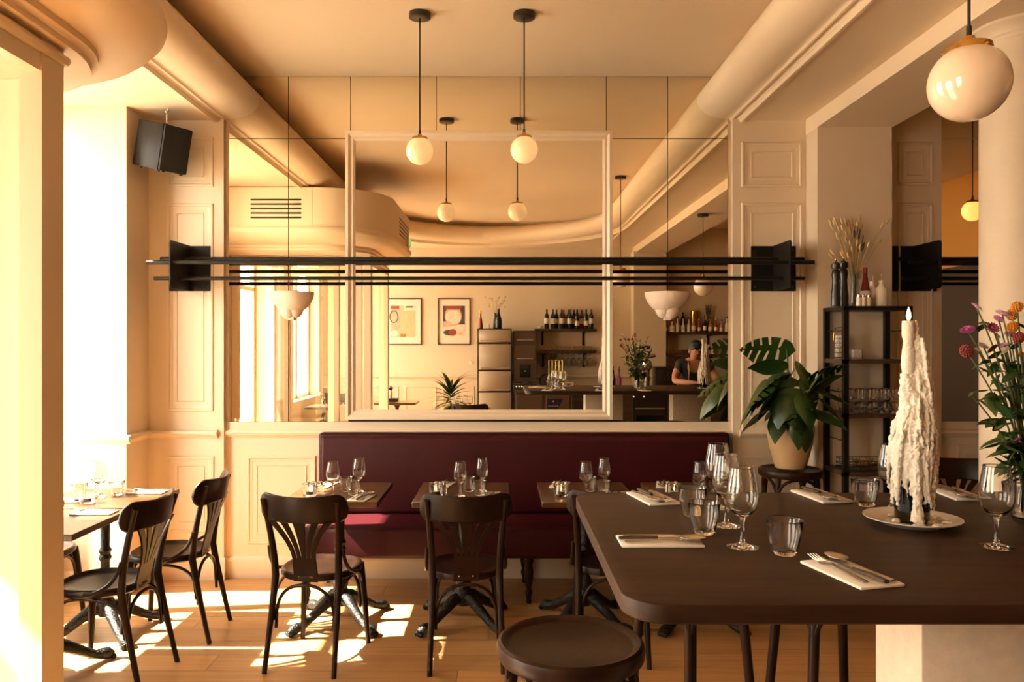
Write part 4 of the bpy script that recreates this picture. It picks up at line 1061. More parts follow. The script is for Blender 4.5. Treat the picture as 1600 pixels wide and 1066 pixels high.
for (px, py, dy, kd, r_, m_) in ((1526, 481, -0.03, 'daisy', 0.021, 'petal_pink'), (1512, 516, -0.02, 'daisy', 0.021, 'petal_magenta'), (1566, 491, 0.02, 'daisy', 0.022, 'petal_pink'), (1551, 513, 0.0, 'daisy', 0.020, 'petal_magenta'), (1560, 499, 0.03, 'daisy', 0.016, 'petal_magenta'),
        (1589, 480, 0.0, 'globe', 0.017, 'petal_orange'), (1581, 492, 0.02, 'globe', 0.016, 'petal_orange'), (1582, 511, -0.02, 'globe', 0.016, 'petal_orange'), (1510, 549, -0.01, 'globe', 0.019, 'petal_red'), (1552, 546, -0.02, 'daisy', 0.020, 'petal_red'),
        (1536, 541, 0.01, 'daisy', 0.017, 'petal_white'), (1528, 548, -0.04, 'daisy', 0.014, 'petal_white'), (1569, 548, 0.0, 'daisy', 0.017, 'petal_white'), (1558, 525, 0.03, 'daisy', 0.012, 'petal_white'), (1592, 528, -0.03, 'globe', 0.016, 'petal_red'), (1568, 540, 0.02, 'daisy', 0.016, 'petal_pink'), (1578, 523, 0.05, 'daisy', 0.016, 'petal_magenta'),
        (1518, 617, -0.05, 'daisy', 0.010, 'petal_white'), (1590, 690, -0.04, 'daisy', 0.018, 'petal_magenta'), (1598, 555, -0.02, 'daisy', 0.018, 'petal_orange'), (1622, 520, 0.0, 'daisy', 0.02, 'petal_pink'), (1640, 560, 0.0, 'globe', 0.017, 'petal_red'), (1655, 500, 0.03, 'daisy', 0.02, 'petal_magenta'), (1630, 590, -0.04, 'daisy', 0.018, 'petal_white')):
    flower(px, py, dy, kd, r_, m_)
for k in range(150):
    px, py = random.uniform(1540, 1660), random.uniform(555, 745)
    lim = 1530 + max(0, (py - 600)) * 0.36
    if px < lim: px = lim + random.uniform(0, 25)
    p = W(px, py, fv.y + random.uniform(-0.06, 0.06)) - fv
    leaf_obj('small', random.choice(['leaf', 'leaf', 'leaf_pale']), va, p, random.uniform(0, 6.28), random.uniform(-0.9, 0.9), random.uniform(-0.6, 0.6), random.uniform(0.9, 1.6))
for k in range(16):
    p = W(random.uniform(1540, 1650), random.uniform(560, 620), fv.y + random.uniform(-0.05, 0.05)) - fv
    MB().tube(bez((random.uniform(-0.02, 0.02), random.uniform(-0.02, 0.02), 0.02), (p.x * 0.2, p.y * 0.2, p.z * 0.5), p, 10), 0.0018, 5).build('stalk', 'stem', va)

# ---- things on the black shelf
ST = Vector((2.295, -0.41, 1.83))
def on_top(px, dy): return Vector((xat(px, ST.y + dy), ST.y + dy, ST.z + 0.0005))
def mill():
    t = thing('pepper_mill', 'x', 'mill')
    MB().lathe([(0.0, 0.0), (0.030, 0.0), (0.032, 0.01), (0.030, 0.03), (0.032, 0.06), (0.026, 0.12), (0.022, 0.17), (0.028, 0.21), (0.024, 0.235), (0.016, 0.245), (0.0, 0.245)], (0, 0, 0), 24).build('body', 'black_satin', t)
    MB().lathe([(0.0, 0.247), (0.024, 0.247), (0.029, 0.262), (0.027, 0.282), (0.016, 0.293), (0.005, 0.296), (0.006, 0.306), (0.0, 0.309)], (0, 0, 0), 24).build('head', 'black_satin', t)
    MB().ball((0, 0, 0.312), 0.006, 10).build('knob', 'chrome', t)
    return t
MI = Maker(mill)
MI('tall black pepper mill at the outer edge of the shelf top', 'mill', on_top(1306, -0.09), 0, 'pepper mills', 0.93)
MI('tall black pepper mill beside the dried flowers', 'mill', on_top(1318, -0.03), 0, 'pepper mills', 0.98)
dvp = on_top(1335, 0.06)
dv = thing('dried_flower_vase', 'slim vase of dried grasses and lavender on the black shelf', 'vase', dvp)
MB().lathe([(0.0, 0.0), (0.024, 0.0), (0.028, 0.01), (0.027, 0.10), (0.020, 0.18), (0.024, 0.22), (0.0228, 0.2205), (0.0185, 0.18), (0.0255, 0.10), (0.026, 0.012), (0.0, 0.01)], (0, 0, 0), 24).build('glass_body', 'clear_glass', dv)
random.seed(8)
def dried(t, o_, targets, mname, y0):
    sm, hm = MB(), MB()
    for (px, py, kind) in targets:
        p = W(px, py, y0 + random.uniform(-0.05, 0.03)) - o_
        pts = bez((random.uniform(-0.012, 0.012), random.uniform(-0.012, 0.012), 0.02), (p.x * 0.1, p.y * 0.1, p.z * 0.55), p, 10)
        sm.tube(pts, 0.0011, 5)
        d_ = (pts[-1] - pts[-2]).normalized()
        L_ = 0.045 if kind == 'tail' else (0.06 if kind == 'lav' else 0.02)
        tgt = hm
        tgt.tube([p, p + d_ * L_ * 0.3, p + d_ * L_ * 0.7, p + d_ * L_], [0.002, 0.008 if kind == 'tail' else 0.006, 0.007 if kind == 'tail' else 0.006, 0.001], 7)
    sm.build('dried_stems', 'straw', t); tag(hm.build('seed_heads', mname, t), kind='stuff')
tg = [(random.gauss(1322, 13), random.uniform(345, 405), 'tail') for _ in range(52)] + [(1384, 350, 'tail'), (1376, 356, 'tail'), (1372, 382, 'tail'), (1300, 352, 'tail')]
dried(dv, dvp, tg, 'straw', dvp.y)
dried(dv, dvp, [(random.uniform(1333, 1347), random.uniform(362, 395), 'lav') for _ in range(9)], 'lavender', dvp.y)
# ---- sauce bottle, oil cruets, shakers
def bottle(t, prof, m_, label_m=None, lz=(0.05, 0.11), cap_m=None, capz=None, r=None):
    MB().lathe(prof, (0, 0, 0), 20).build('body', m_, t)
    if label_m: MB().lathe([(r + 0.0006, lz[0]), (r + 0.0006, lz[1])], (0, 0, 0), 20).build('label_paper', label_m, t)
    if cap_m: MB().lathe([(capz[0] + 0.0008, capz[1]), (capz[0] + 0.0008, capz[2]), (0.0, capz[2] + 0.001)], (0, 0, 0), 16).build('cap', cap_m, t)
sb = thing('sauce_bottle', 'slim red-capped sauce bottle on the black shelf', 'bottle', on_top(1352, 0.0))
bottle(sb, [(0.0, 0.0), (0.027, 0.0), (0.029, 0.006), (0.029, 0.10), (0.020, 0.15), (0.012, 0.20), (0.012, 0.25), (0.0, 0.25)], 'bottle_red', 'paper', (0.07, 0.10), 'petal_red', (0.0125, 0.215, 0.25), 0.029)
for (px, dy, h, lb) in ((1363, 0.04, 1.0, 'white stoneware oil cruet behind its twin on the black shelf'), (1377, -0.04, 1.04, 'white stoneware oil cruet in front on the black shelf')):
    t = thing('oil_cruet', lb, 'cruet', on_top(px, dy), 0, 'oil cruets')
    MB().lathe([(0.0, 0.0), (0.034, 0.0), (0.036, 0.005), (0.036, 0.09), (0.031, 0.115), (0.016, 0.135), (0.013, 0.145), (0.014, 0.165), (0.0, 0.166)], (0, 0, 0), 28).build('body', 'white_ceramic', t)
    MB().tube([(0, 0, 0.16), (0, 0, 0.185), (0.004, 0, 0.205)], [0.008, 0.005, 0.004], 10).build('spout', 'chrome', t)
for (px, dy, lb) in ((1342, -0.12, 'small white salt pot at the shelf edge'), (1349, -0.12, 'small white salt pot between two others'), (1357, -0.11, 'small white salt pot next to the cruets')):
    t = thing('salt_pot', lb, 'shaker', on_top(px, dy), 0, 'salt pots')
    MB().lathe([(0.0, 0.0), (0.016, 0.0), (0.017, 0.004), (0.016, 0.05), (0.012, 0.056), (0.0, 0.056)], (0, 0, 0), 20).build('body', 'white_ceramic', t)
    MB().lathe([(0.0125, 0.054), (0.0135, 0.057), (0.012, 0.070), (0.0, 0.074)], (0, 0, 0), 16).build('cap', 'chrome', t)
# on the boards below
def on_shelf(px, k, dy): return Vector((xat(px, ST.y + dy), ST.y + dy, SH[k] + 0.0005))
cf = thing('wire_carafe', 'glass carafe in a wire holder on the upper board of the shelf', 'carafe', on_shelf(1312, 1, 0.06))
MB().lathe([(0.0, 0.0), (0.034, 0.0), (0.036, 0.01), (0.036, 0.15), (0.034, 0.1505), (0.034, 0.012), (0.0, 0.01)], (0, 0, 0), 24).build('glass_body', 'clear_glass', cf)
wr = MB()
for z in (0.01, 0.04, 0.07, 0.10, 0.13): wr.tube([(0.039 * math.cos(2 * PI * k / 24), 0.039 * math.sin(2 * PI * k / 24), z) for k in range(24)], 0.0015, 5, closed=True)
wr.tube(bez((-0.039, 0, 0.12), (-0.045, 0, 0.21), (0.0, 0, 0.20), 8) + bez((0, 0, 0.20), (0.045, 0, 0.21), (0.039, 0, 0.12), 8)[1:], 0.0018, 6)
wr.build('wire_holder', 'brass', cf)
jr = MB().lathe([(0.0, 0.0), (0.036, 0.0), (0.038, 0.004), (0.038, 0.06), (0.036, 0.0605), (0.036, 0.01), (0.0, 0.008)], (0, 0, 0), 24).build('glass_jar', 'clear_glass'); jr.location = on_shelf(1338, 1, -0.02); tag(jr, 'short glass jar beside the wire carafe', 'jar')
TUS = Maker(tumbler)
cnt = 0
ORD = ['first', 'second', 'third', 'fourth', 'fifth', 'sixth', 'seventh', 'eighth', 'ninth', 'tenth', 'eleventh', 'twelfth']
for lvl in range(2):
    for rw in range(2):
        for k in range(5):
            o = TU('stored glass on the black shelf, %s layer, %s row, %s from the plant' % (('lower', 'upper')[lvl], ('front', 'back')[rw], ORD[k]), 'glass', (2.295 - 0.145 + k * 0.072, ST.y - 0.085 + rw * 0.09, SH[2] + 0.0005 + lvl * 0.0825), 0, 'glasses stored on the shelf', 0.82)
bk = thing('cutlery_basket', 'dark wire basket of cutlery on the lower board of the shelf', 'basket', Vector((2.295, ST.y, SH[3] + 0.001)))
wb_ = MB()
for z in (0.003, 0.03, 0.06):
    wb_.tube([(x, y, z) for x, y in rr_poly(-0.16, 0.16, -0.10, 0.10, 0.02, 3)], 0.002, 5, closed=True)
for k in range(15):
    x = -0.15 + k * 0.0214
    for y in (-0.10, 0.10): wb_.tube([(x, y, 0), (x, y, 0.06)], 0.0013, 4)
wb_.build('wire_basket', 'black_metal', bk)
random.seed(4)
cl = MB()
for k in range(24):
    a = random.uniform(-0.5, 0.5); x, y = random.uniform(-0.07, 0.07), random.uniform(-0.06, 0.06)
    cl.tube([(x - 0.07 * math.cos(a), y - 0.07 * math.sin(a), 0.012 + 0.0018 * k), (x + 0.07 * math.cos(a), y + 0.07 * math.sin(a), 0.014 + 0.0018 * k)], 0.004, 6)
tag(cl.build('cutlery', 'steel', bk), kind='stuff')
# ================================================================== BAR AND KITCHEN BEHIND THE CAMERA (all seen in the mirror)
# ---- two framed pictures
def picture(px0, px1, py0, py1, label, prints):
    y = YB + 0.012
    a, c = RW(px0, py1, y), RW(px1, py0, y)
    t = thing('framed_picture', label, 'picture', ((a.x + c.x) / 2, YB + 0.001, a.z))
    w_, h_ = (c.x - a.x), c.z - a.z
    mb = MB().frame(-w_ / 2, w_ / 2, 0, h_, [(0, 0), (0, 0.022), (0.004, 0.025), (0.014, 0.025), (0.016, 0.020), (0.016, 0.006)], 0.0)
    mb.v = [(p, -q, r_) for p, q, r_ in mb.v]; mb.build('frame', 'cabinet_wood', t)
    MB().box(-w_ / 2 + 0.012, w_ / 2 - 0.012, 0.001, 0.006, 0.012, h_ - 0.012).build('mount', 'napkin', t, False)
    pr = MB().box(-w_ * 0.335, w_ * 0.335, 0.006, 0.0075, h_ * 0.165, h_ * 0.835).build('print', prints[0], t, False)
    z = 0.0077
    for (m_, kind, x0, x1, z0, z1) in prints[1:]:
        # x runs as seen in the mirror (same handedness as world x)
        X0, X1 = -w_ * 0.335 + x0 * w_ * 0.67, -w_ * 0.335 + x1 * w_ * 0.67
        Z0, Z1 = h_ * 0.165 + z0 * h_ * 0.67, h_ * 0.165 + z1 * h_ * 0.67
        if kind == 'r': mb = MB().box(X0, X1, 0.0074, z, Z0, Z1)
        else: mb = MB().prism([((X0 + X1) / 2 + (X1 - X0) / 2 * math.cos(q), (Z0 + Z1) / 2 + (Z1 - Z0) / 2 * math.sin(q)) for q in [2 * PI * k / 24 for k in range(24)]], 0.0074, z, 'y')
        mb.build('print_shape', m_, pr, False); z += 0.0003
    return t
picture(601, 659, 466, 539, 'framed print with pale wood tones beside the entrance, in the mirror', ['print_beige', ('print_grey', 'r', 0, 0.40, 0, 1), ('print_dark', 'e', -0.05, 0.32, 0.45, 0.85), ('print_grey', 'e', 0.0, 0.28, 0.48, 0.82), ('print_red', 'r', 0, 0.35, 0.90, 1), ('print_cream', 'r', 0.53, 0.98, 0.84, 1), ('print_dark', 'r', 0.62, 0.92, 0.94, 0.99), ('print_cream', 'e', 0.02, 0.3, 0.02, 0.22), ('bottle_amber', 'r', 0.40, 0.62, 0.0, 0.10)])
picture(684, 735, 466, 539, 'framed print of a bowl and red fruit on a spoon, in the mirror', ['print_dark', ('print_cream', 'r', 0, 1, 0, 0.40), ('print_pink', 'e', 0.08, 0.85, 0.35, 1.0), ('print_cream', 'e', 0.12, 0.80, 0.40, 0.86), ('print_red', 'r', 0.12, 0.82, 0.88, 1), ('print_pink', 'r', 0.0, 0.35, 0.33, 0.5), ('print_dark', 'e', 0.02, 0.62, 0.05, 0.24), ('print_red', 'e', 0.26, 0.62, 0.04, 0.26), ('print_pink', 'e', 0.62, 0.95, 0.08, 0.16)])
sk = MB().lathe([(0.0, 0.008), (0.03, 0.008), (0.034, 0.004), (0.034, 0.0)], (0, 0, 0), 20).build('wall_socket', 'white_ceramic'); sk.location = RW(735, 567, YB + 0.001); sk.rotation_euler = (R(-90), 0, 0); tag(sk, 'round white wall plate below the pictures, in the mirror', 'socket')
# ---- steel refrigerator
fy = -6.40
a, c = RW(746, 650, fy), RW(799.5, 513.6, fy)
fg = thing('refrigerator', 'tall brushed steel refrigerator with stacked doors, in the mirror', 'refrigerator', ((a.x + c.x) / 2, YB + 0.07, 0))
w_ = (c.x - a.x) / 2; dp = fy - YB - 0.07
MB().box(-w_, w_, 0, dp - 0.04, 0.08, c.z).build('body', 'black_satin', fg, False)
for (py0, py1) in ((515, 535), (538, 577.5), (580, 611), (613.5, 655), (657, 690)):
    z1, z0 = RW(0, py0, fy).z, RW(0, py1, fy).z
    dr_ = MB().box(-w_ + 0.02, w_ - 0.012, dp - 0.04, dp, z0, z1, 0.006, 2).build('door', 'brushed_steel', fg)
    MB().tube([(-w_ + 0.05, dp + 0.02, z0 + 0.02), (w_ - 0.04, dp + 0.02, z0 + 0.02)], 0.009, 10).build('handle', 'chrome', dr_)
MB().box(-w_ + 0.05, w_ - 0.05, 0.05, dp - 0.1, 0, 0.08).build('plinth', 'black_satin', fg, False)
ztf = c.z
# things on the refrigerator
def wine(t, m_='bottle_dark', lab='paper', cap='black_satin', lz=(0.07, 0.15)):
    MB().lathe([(0.0, 0.0), (0.035, 0.0), (0.037, 0.005), (0.037, 0.185), (0.033, 0.21), (0.018, 0.235), (0.0145, 0.25), (0.0145, 0.30), (0.0, 0.30)], (0, 0, 0), 18).build('body', m_, t)
    MB().lathe([(0.0376, lz[0]), (0.0376, lz[1])], (0, 0, 0), 18).build('label_paper', lab, t)
    MB().lathe([(0.0152, 0.255), (0.0155, 0.301), (0.0, 0.302)], (0, 0, 0), 12).build('cap', cap, t)
def top_of(px, y, z): return Vector(((px - CX) * (D - y) / FPX, y, z))
t = thing('rose_bottle', 'slim red bottle on the refrigerator, in the mirror', 'bottle', top_of(751, -6.55, ztf))
MB().lathe([(0.0, 0.0), (0.034, 0.0), (0.034, 0.05), (0.024, 0.13), (0.014, 0.18), (0.012, 0.27), (0.0, 0.27)], (0, 0, 0), 18).build('body', 'bottle_red', t); MB().lathe([(0.013, 0.225), (0.013, 0.272), (0, 0.273)], (0, 0, 0), 12).build('cap', 'petal_orange', t)
t = thing('salt_pot', 'small white pot on the refrigerator, in the mirror', 'shaker', top_of(763.5, -6.55, ztf))
MB().lathe([(0.0, 0.0), (0.016, 0.0), (0.017, 0.004), (0.016, 0.05), (0.012, 0.07), (0.0, 0.075)], (0, 0, 0), 16).build('body', 'white_ceramic', t)
t = thing('magnum_bottle', 'dark magnum bottle on the refrigerator, in the mirror', 'bottle', top_of(779, -6.5, ztf))
MB().lathe([(0.0, 0.0), (0.048, 0.0), (0.05, 0.01), (0.05, 0.13), (0.030, 0.20), (0.020, 0.24), (0.020, 0.30), (0.0, 0.30)], (0, 0, 0), 20).build('body', 'bottle_dark', t)
dp_ = top_of(774, -6.6, ztf)
dv2 = thing('dried_flower_vase', 'dried flowers in a dark vase on the refrigerator, in the mirror', 'vase', dp_)
MB().lathe([(0.0, 0.0), (0.030, 0.0), (0.034, 0.02), (0.030, 0.14), (0.018, 0.20), (0.022, 0.24), (0.0, 0.23)], (0, 0, 0), 20).build('body', 'bottle_dark', dv2)
random.seed(31)
s2, h2 = MB(), MB()
for k in range(22):
    p = RW(random.uniform(758, 790), random.uniform(463, 480), -6.6 + random.uniform(-0.08, 0.08)) - dp_
    pts = bez((0, 0, 0.2), (p.x * 0.15, p.y * 0.15, p.z * 0.6), p, 8); s2.tube(pts, 0.0016, 4); h2.ball(p, 0.011, 6)
s2.build('dried_stems', 'straw', dv2); tag(h2.build('dried_blooms', 'straw', dv2), kind='stuff')
# ---- tall oven unit next to it
a, c = RW(802, 650, -6.45), RW(838, 517, -6.45)
ov = thing('oven_tower', 'dark tall oven unit beside the refrigerator, in the mirror', 'oven', ((a.x + c.x) / 2, YB + 0.02, 0))
w_ = (c.x - a.x) / 2; dp = 0.56
MB().box(-w_, w_, 0, dp, 0, c.z, 0.004, 1).build('body', 'cabinet_wood', ov)
for (py0, py1) in ((519, 533), (539, 562)):
    z1, z0 = RW(0, py0, -6.45).z, RW(0, py1, -6.45).z
    d_ = MB().box(-w_ + 0.015, w_ - 0.015, dp, dp + 0.02, z0, z1, 0.004, 1).build('door', 'cabinet_wood', ov)
    MB().tube([(-w_ + 0.05, dp + 0.035, z0 + 0.015), (w_ - 0.05, dp + 0.035, z0 + 0.015)], 0.007, 8).build('handle', 'brushed_steel', d_)
z1, z0 = RW(0, 570, -6.45).z, RW(0, 590, -6.45).z
wd = MB().box(-w_ * 0.45, w_ * 0.45, dp, dp + 0.02, z0, z1, 0.006, 1).build('oven_window', 'bottle_dark', ov)
MB().ball((0.0, dp + 0.024, (z0 + z1) / 2), 0.012, 10).build('knob', 'chrome', wd)
# ---- wall shelves
def shelf(x0, x1, z, label, brk, depth=0.22, th=0.04):
    t = thing('wall_shelf', label, 'shelf', ((x0 + x1) / 2, YB + 0.001, z))
    MB().box(-(x1 - x0) / 2, (x1 - x0) / 2, 0, depth, -th, 0, 0.003, 1).build('board', 'cabinet_wood', t)
    for bx_ in brk:
        xx = bx_ - (x0 + x1) / 2
        MB().box(xx - 0.016, xx + 0.016, 0, 0.02, -0.26, -th).box(xx - 0.016, xx + 0.016, 0, depth - 0.04, -th - 0.02, -th).build('bracket', 'black_metal', t, False)
    return t
sy = YB + 0.12
def rx(px, y=sy): return (px - CX) * (D - y) / FPX
z1 = RW(0, 514, sy).z; z2 = RW(0, 548, sy).z
shelf(rx(835), rx(931), z1, 'upper dark wall shelf of wine bottles, in the mirror', (rx(848), rx(912)))
shelf(rx(840), rx(930), z2, 'lower dark wall shelf of stored glasses, in the mirror', (rx(849), rx(913)))
WO = ['first', 'second', 'third', 'fourth', 'fifth', 'sixth', 'seventh', 'eighth', 'ninth', 'tenth', 'eleventh', 'twelfth']
random.seed(41)
for i, px in enumerate((853.7, 863.5, 869.5, 877, 880.5, 888.5, 889.5, 897, 901, 908.6, 915, 923)):
    front = i in (0, 1, 3, 6, 8, 10, 11)
    t = thing('wine_bottle', '%s wine bottle from the refrigerator on the upper wall shelf' % WO[i], 'bottle', (rx(px), sy + (0.045 if front else -0.05), z1 + 0.0005), random.uniform(0, 6), 'wine bottles on the upper shelf')
    wine(t, 'bottle_red' if i in (4, 9) else 'bottle_dark', 'paper', 'petal_red' if i == 4 else 'black_satin', (0.05, 0.12) if i in (8, 10) else (0.08, 0.16))
t = thing('shell_dish', 'small white dish beside the wine bottles, in the mirror', 'dish', (rx(843.5), sy + 0.05, z1 + 0.0005))
MB().lathe([(0.0, 0.0), (0.03, 0.0), (0.05, 0.03), (0.055, 0.045), (0.048, 0.04), (0.0, 0.01)], (0, 0, 0), 20).build('bowl', 'white_ceramic', t)
for i in range(11):
    TU('%s stored glass from the oven side on the lower wall shelf' % WO[i], 'glass', (rx(852 + 6.9 * i), sy, z2 + 0.0005), 0, 'glasses on the lower wall shelf', 0.8)
for i in range(9):
    px = 853 + 8.6 * i
    o = WG('%s wine glass hanging upside down from the oven side' % WO[i], 'glass', (rx(px), sy, z2 - 0.045), 0, 'hanging wine glasses'); o.rotation_euler = (PI, 0, 0)
# bay behind the bar
z3, z4 = RW(0, 519, sy).z, RW(0, 553, sy).z
shelf(rx(1036), rx(1180), z3, 'upper shelf of liquor bottles behind the barkeeper', (rx(1108), rx(1165)))
shelf(rx(1038), rx(1180), z4, 'lower shelf of cups and glasses behind the barkeeper', (rx(1110), rx(1165)))
kinds = [('bottle_amber', 0.030, 0.17), ('white_ceramic', 0.040, 0.16), ('paper', 0.026, 0.20), ('white_ceramic', 0.028, 0.17), ('paper', 0.028, 0.19), ('bottle_amber', 0.033, 0.23), ('petal_magenta', 0.026, 0.17), ('bottle_dark', 0.028, 0.22), ('bottle_amber', 0.030, 0.19), ('petal_red', 0.030, 0.18), ('petal_pink', 0.026, 0.16), ('paper', 0.028, 0.20), ('bottle_dark', 0.027, 0.18)]
for i, (m_, r_, h_) in enumerate(kinds):
    px = 1040 + i * 8.6 - (1 if i > 4 else 0)
    t = thing('liquor_bottle', 'liquor bottle, number %s from the pier on the upper bar shelf' % WO[min(i, 11)] if i < 12 else 'liquor bottle at the far end of the upper bar shelf', 'bottle', (rx(px), sy + 0.062, z3 + 0.0005), 0, 'liquor bottles on the bar shelf')
    MB().lathe([(0.0, 0.0), (r_, 0.0), (r_ * 1.03, 0.005), (r_, h_ * 0.55), (r_ * 0.4, h_ * 0.72), (r_ * 0.35, h_ * 1.15), (0.0, h_ * 1.16)], (0, 0, 0), 16).build('body', m_, t)
    MB().lathe([(r_ * 1.035, h_ * 0.12), (r_ * 1.03, h_ * 0.42)], (0, 0, 0), 16).build('label_paper', 'paper', t)
    MB().lathe([(r_ * 0.4, h_ * 1.05), (r_ * 0.4, h_ * 1.22), (0, h_ * 1.225)], (0, 0, 0), 10).build('cap', 'black_satin' if i % 3 else 'petal_white', t)
for i, (px, r_, h_, m_, nm, lb) in enumerate(((1085, 0.055, 0.33, 'gold_foil', 'gold_tin', 'tall golden tin behind the liquor bottles'), (1068, 0.035, 0.31, 'bottle_dark', 'tall_bottle', 'tall dark bottle behind the liquor bottles'))):
    o = MB().lathe([(0.0, 0.0), (r_, 0.0), (r_, h_), (r_ * 0.85, h_ + 0.01), (0.0, h_ + 0.01)] if i == 0 else [(0.0, 0.0), (r_, 0.0), (r_, 0.2), (0.013, 0.25), (0.013, h_), (0.0, h_)], (0, 0, 0), 20).build(nm, m_); o.location = (rx(px), sy - 0.055, z3 + 0.0005); tag(o, lb, 'tin' if i == 0 else 'bottle')
t = thing('lavender_pot', 'dark bunch of dried lavender on the upper bar shelf', 'plant', (rx(1107), sy - 0.05, z3 + 0.0005))
MB().lathe([(0.0, 0.0), (0.03, 0.0), (0.035, 0.18), (0.0, 0.17)], (0, 0, 0), 16).build('pot', 'bottle_dark', t)
lv = MB()
for k in range(16):
    a_ = random.uniform(0, 6.28); q = random.uniform(0.0, 0.06)
    lv.tube([(0, 0, 0.15), (q * math.cos(a_) * 0.7, q * math.sin(a_) * 0.7, 0.30), (q * math.cos(a_), q * math.sin(a_), 0.43)], [0.002, 0.006, 0.002], 5)
tag(lv.build('lavender_spikes', 'lavender', t), kind='stuff')
for i in range(8):
    TU('%s glass from the pier on the lower bar shelf' % WO[i], 'glass', (rx(1043 + 6.6 * i), sy, z4 + 0.0005), 0, 'glasses on the lower bar shelf', 0.78)
for i in range(5):
    t = thing('stacked_cup', '%s white cup stack on the lower bar shelf' % WO[i], 'cup', (rx(1106 + 7.5 * i), sy + 0.02, z4 + 0.0005), 0, 'white cups on the bar shelf')
    for j in range(3 if i % 2 == 0 else 1):
        MB().lathe([(0.0, 0.0), (0.022, 0.0), (0.034, 0.03), (0.036, 0.055), (0.034, 0.0545), (0.030, 0.03), (0.0, 0.006)], (0, 0, 0.045 * j), 18).build('cup', 'porcelain', t)
# ---- kitchen counter with built-in appliances
ky = -6.0
a = RW(805, 605, ky)
KX0, KX1 = a.x, 4.4
kc = thing('kitchen_counter', 'long dark kitchen counter behind the high table, in the mirror', 'counter', ((KX0 + KX1) / 2, ky, 0))
cxk = (KX0 + KX1) / 2; ZK = 0.93
MB().box(KX0 - cxk, KX1 - cxk, -0.44, 0.0, ZK - 0.04, ZK, 0.003, 1).build('worktop', 'cabinet_wood', kc)
MB().box(KX0 - cxk + 0.01, KX1 - cxk - 0.01, -0.43, -0.03, 0, ZK - 0.04).build('carcass', 'cabinet_wood', kc, False)
def rxk(px): return (px - CX) * (D - ky) / FPX - cxk
dd = MB().box(rxk(807), rxk(848), -0.03, -0.012, 0.12, 0.86, 0.003, 1).build('door', 'cabinet_wood', kc)
dd = MB().box(rxk(853), rxk(890), -0.03, -0.010, 0.12, 0.86, 0.003, 1).build('fridge_drawer', 'cabinet_wood', kc)
MB().prism([(rxk(855), 0.80), (rxk(880), 0.80), (rxk(872), 0.66), (rxk(855), 0.66)], -0.010, -0.006, 'y').build('display_panel', 'display_blue', dd, False)
MB().ball((rxk(864.5), -0.006, 0.765), 0.010, 10).build('red_lamp', 'red_led', dd)
for k in range(6): MB().box(rxk(856.5 + 2.7 * k), rxk(858.2 + 2.7 * k), -0.006, -0.0045, 0.690, 0.702 + 0.004 * (k % 2)).build('display_mark', 'strap_cloth', dd, False)
dd = MB().box(rxk(893), rxk(926), -0.03, -0.010, 0.12, 0.86, 0.003, 1).build('fridge_drawer', 'black_satin', kc)
MB().box(rxk(895), rxk(924), -0.010, 0.01, 0.78, 0.80).build('handle', 'cabinet_wood', dd, False)
dd = MB().box(rxk(988), rxk(1042), -0.03, -0.010, 0.12, 0.88, 0.003, 1).build('oven_door', 'black_satin', kc)
MB().tube([(rxk(992), 0.02, 0.66), (rxk(1038), 0.02, 0.66)], 0.010, 10).build('handle', 'brushed_steel', dd)
MB().box(rxk(994), rxk(1036), -0.010, -0.006, 0.22, 0.56).build('oven_window', 'bottle_dark', dd, False)
for k in range(2): MB().ball((rxk(990 + 16 * k), -0.004, 0.83), 0.012, 10).build('knob', 'lit_knob', dd)
dd = MB().box(rxk(1047), rxk(1066), -0.03, -0.010, 0.12, 0.88, 0.003, 1).build('drawer_front', 'brushed_steel', kc)
# things on the counter
def onk(px, dy=-0.25): return Vector(((px - CX) * (D - ky - dy) / FPX, ky + dy, ZK + 0.0005))
rg = thing('gas_hob', 'small dark hob with a row of bright knobs, in the mirror', 'hob', onk(820, -0.20))
MB().box(-0.17, 0.17, -0.2, 0.2, 0, 0.09, 0.005, 1).build('body', 'black_satin', rg)
for k in range(7): MB().tube([(-0.13 + 0.04 * k, 0.2, 0.05), (-0.13 + 0.04 * k, 0.222, 0.05)], 0.010, 10).build('knob', 'lit_knob', rg)
for sx_ in (-0.085, 0.085): MB().tube([(sx_ + 0.05 * math.cos(q), 0.05 * math.sin(q), 0.097) for q in [2 * PI * k / 16 for k in range(16)]], 0.006, 6, closed=True).build('burner', 'cast_iron', rg)
wk = thing('wire_rack', 'tall wire grid rack on the counter, in the mirror', 'rack', onk(868, -0.27))
wr = MB()
for k in range(5): wr.tube([(-0.10 + 0.05 * k, 0, 0), (-0.10 + 0.05 * k, 0, 0.42)], 0.004, 6)
for k in range(6): wr.tube([(-0.10, 0, 0.02 + 0.08 * k), (0.10, 0, 0.02 + 0.08 * k)], 0.003, 6)
wr.build('wire_grid', 'brass', wk); MB().box(-0.10, 0.10, -0.05, 0.05, 0, 0.008).build('base', 'brass', wk, False)
pn = thing('frying_pan', 'dark round pan leaning behind the counter glasses, in the mirror', 'pan', onk(853, -0.38))
mb = MB().lathe([(0.0, 0.0), (0.11, 0.0), (0.135, 0.04), (0.132, 0.04), (0.107, 0.005), (0.0, 0.005)], (0, 0, 0), 24).xform(Matrix.Translation((0, 0, 0.135)) @ Matrix.Rotation(R(-78), 4, 'X')); mb.build('pan_body', 'black_satin', pn); pn.scale = (0.8, 0.8, 0.8)
MB().tube([(-0.02, -0.02, 0.25), (-0.14, -0.06, 0.44)], 0.009, 8).build('handle', 'black_satin', pn)
bxs = thing('till_box', 'small pale card terminal on the counter, in the mirror', 'terminal', onk(888, -0.2))
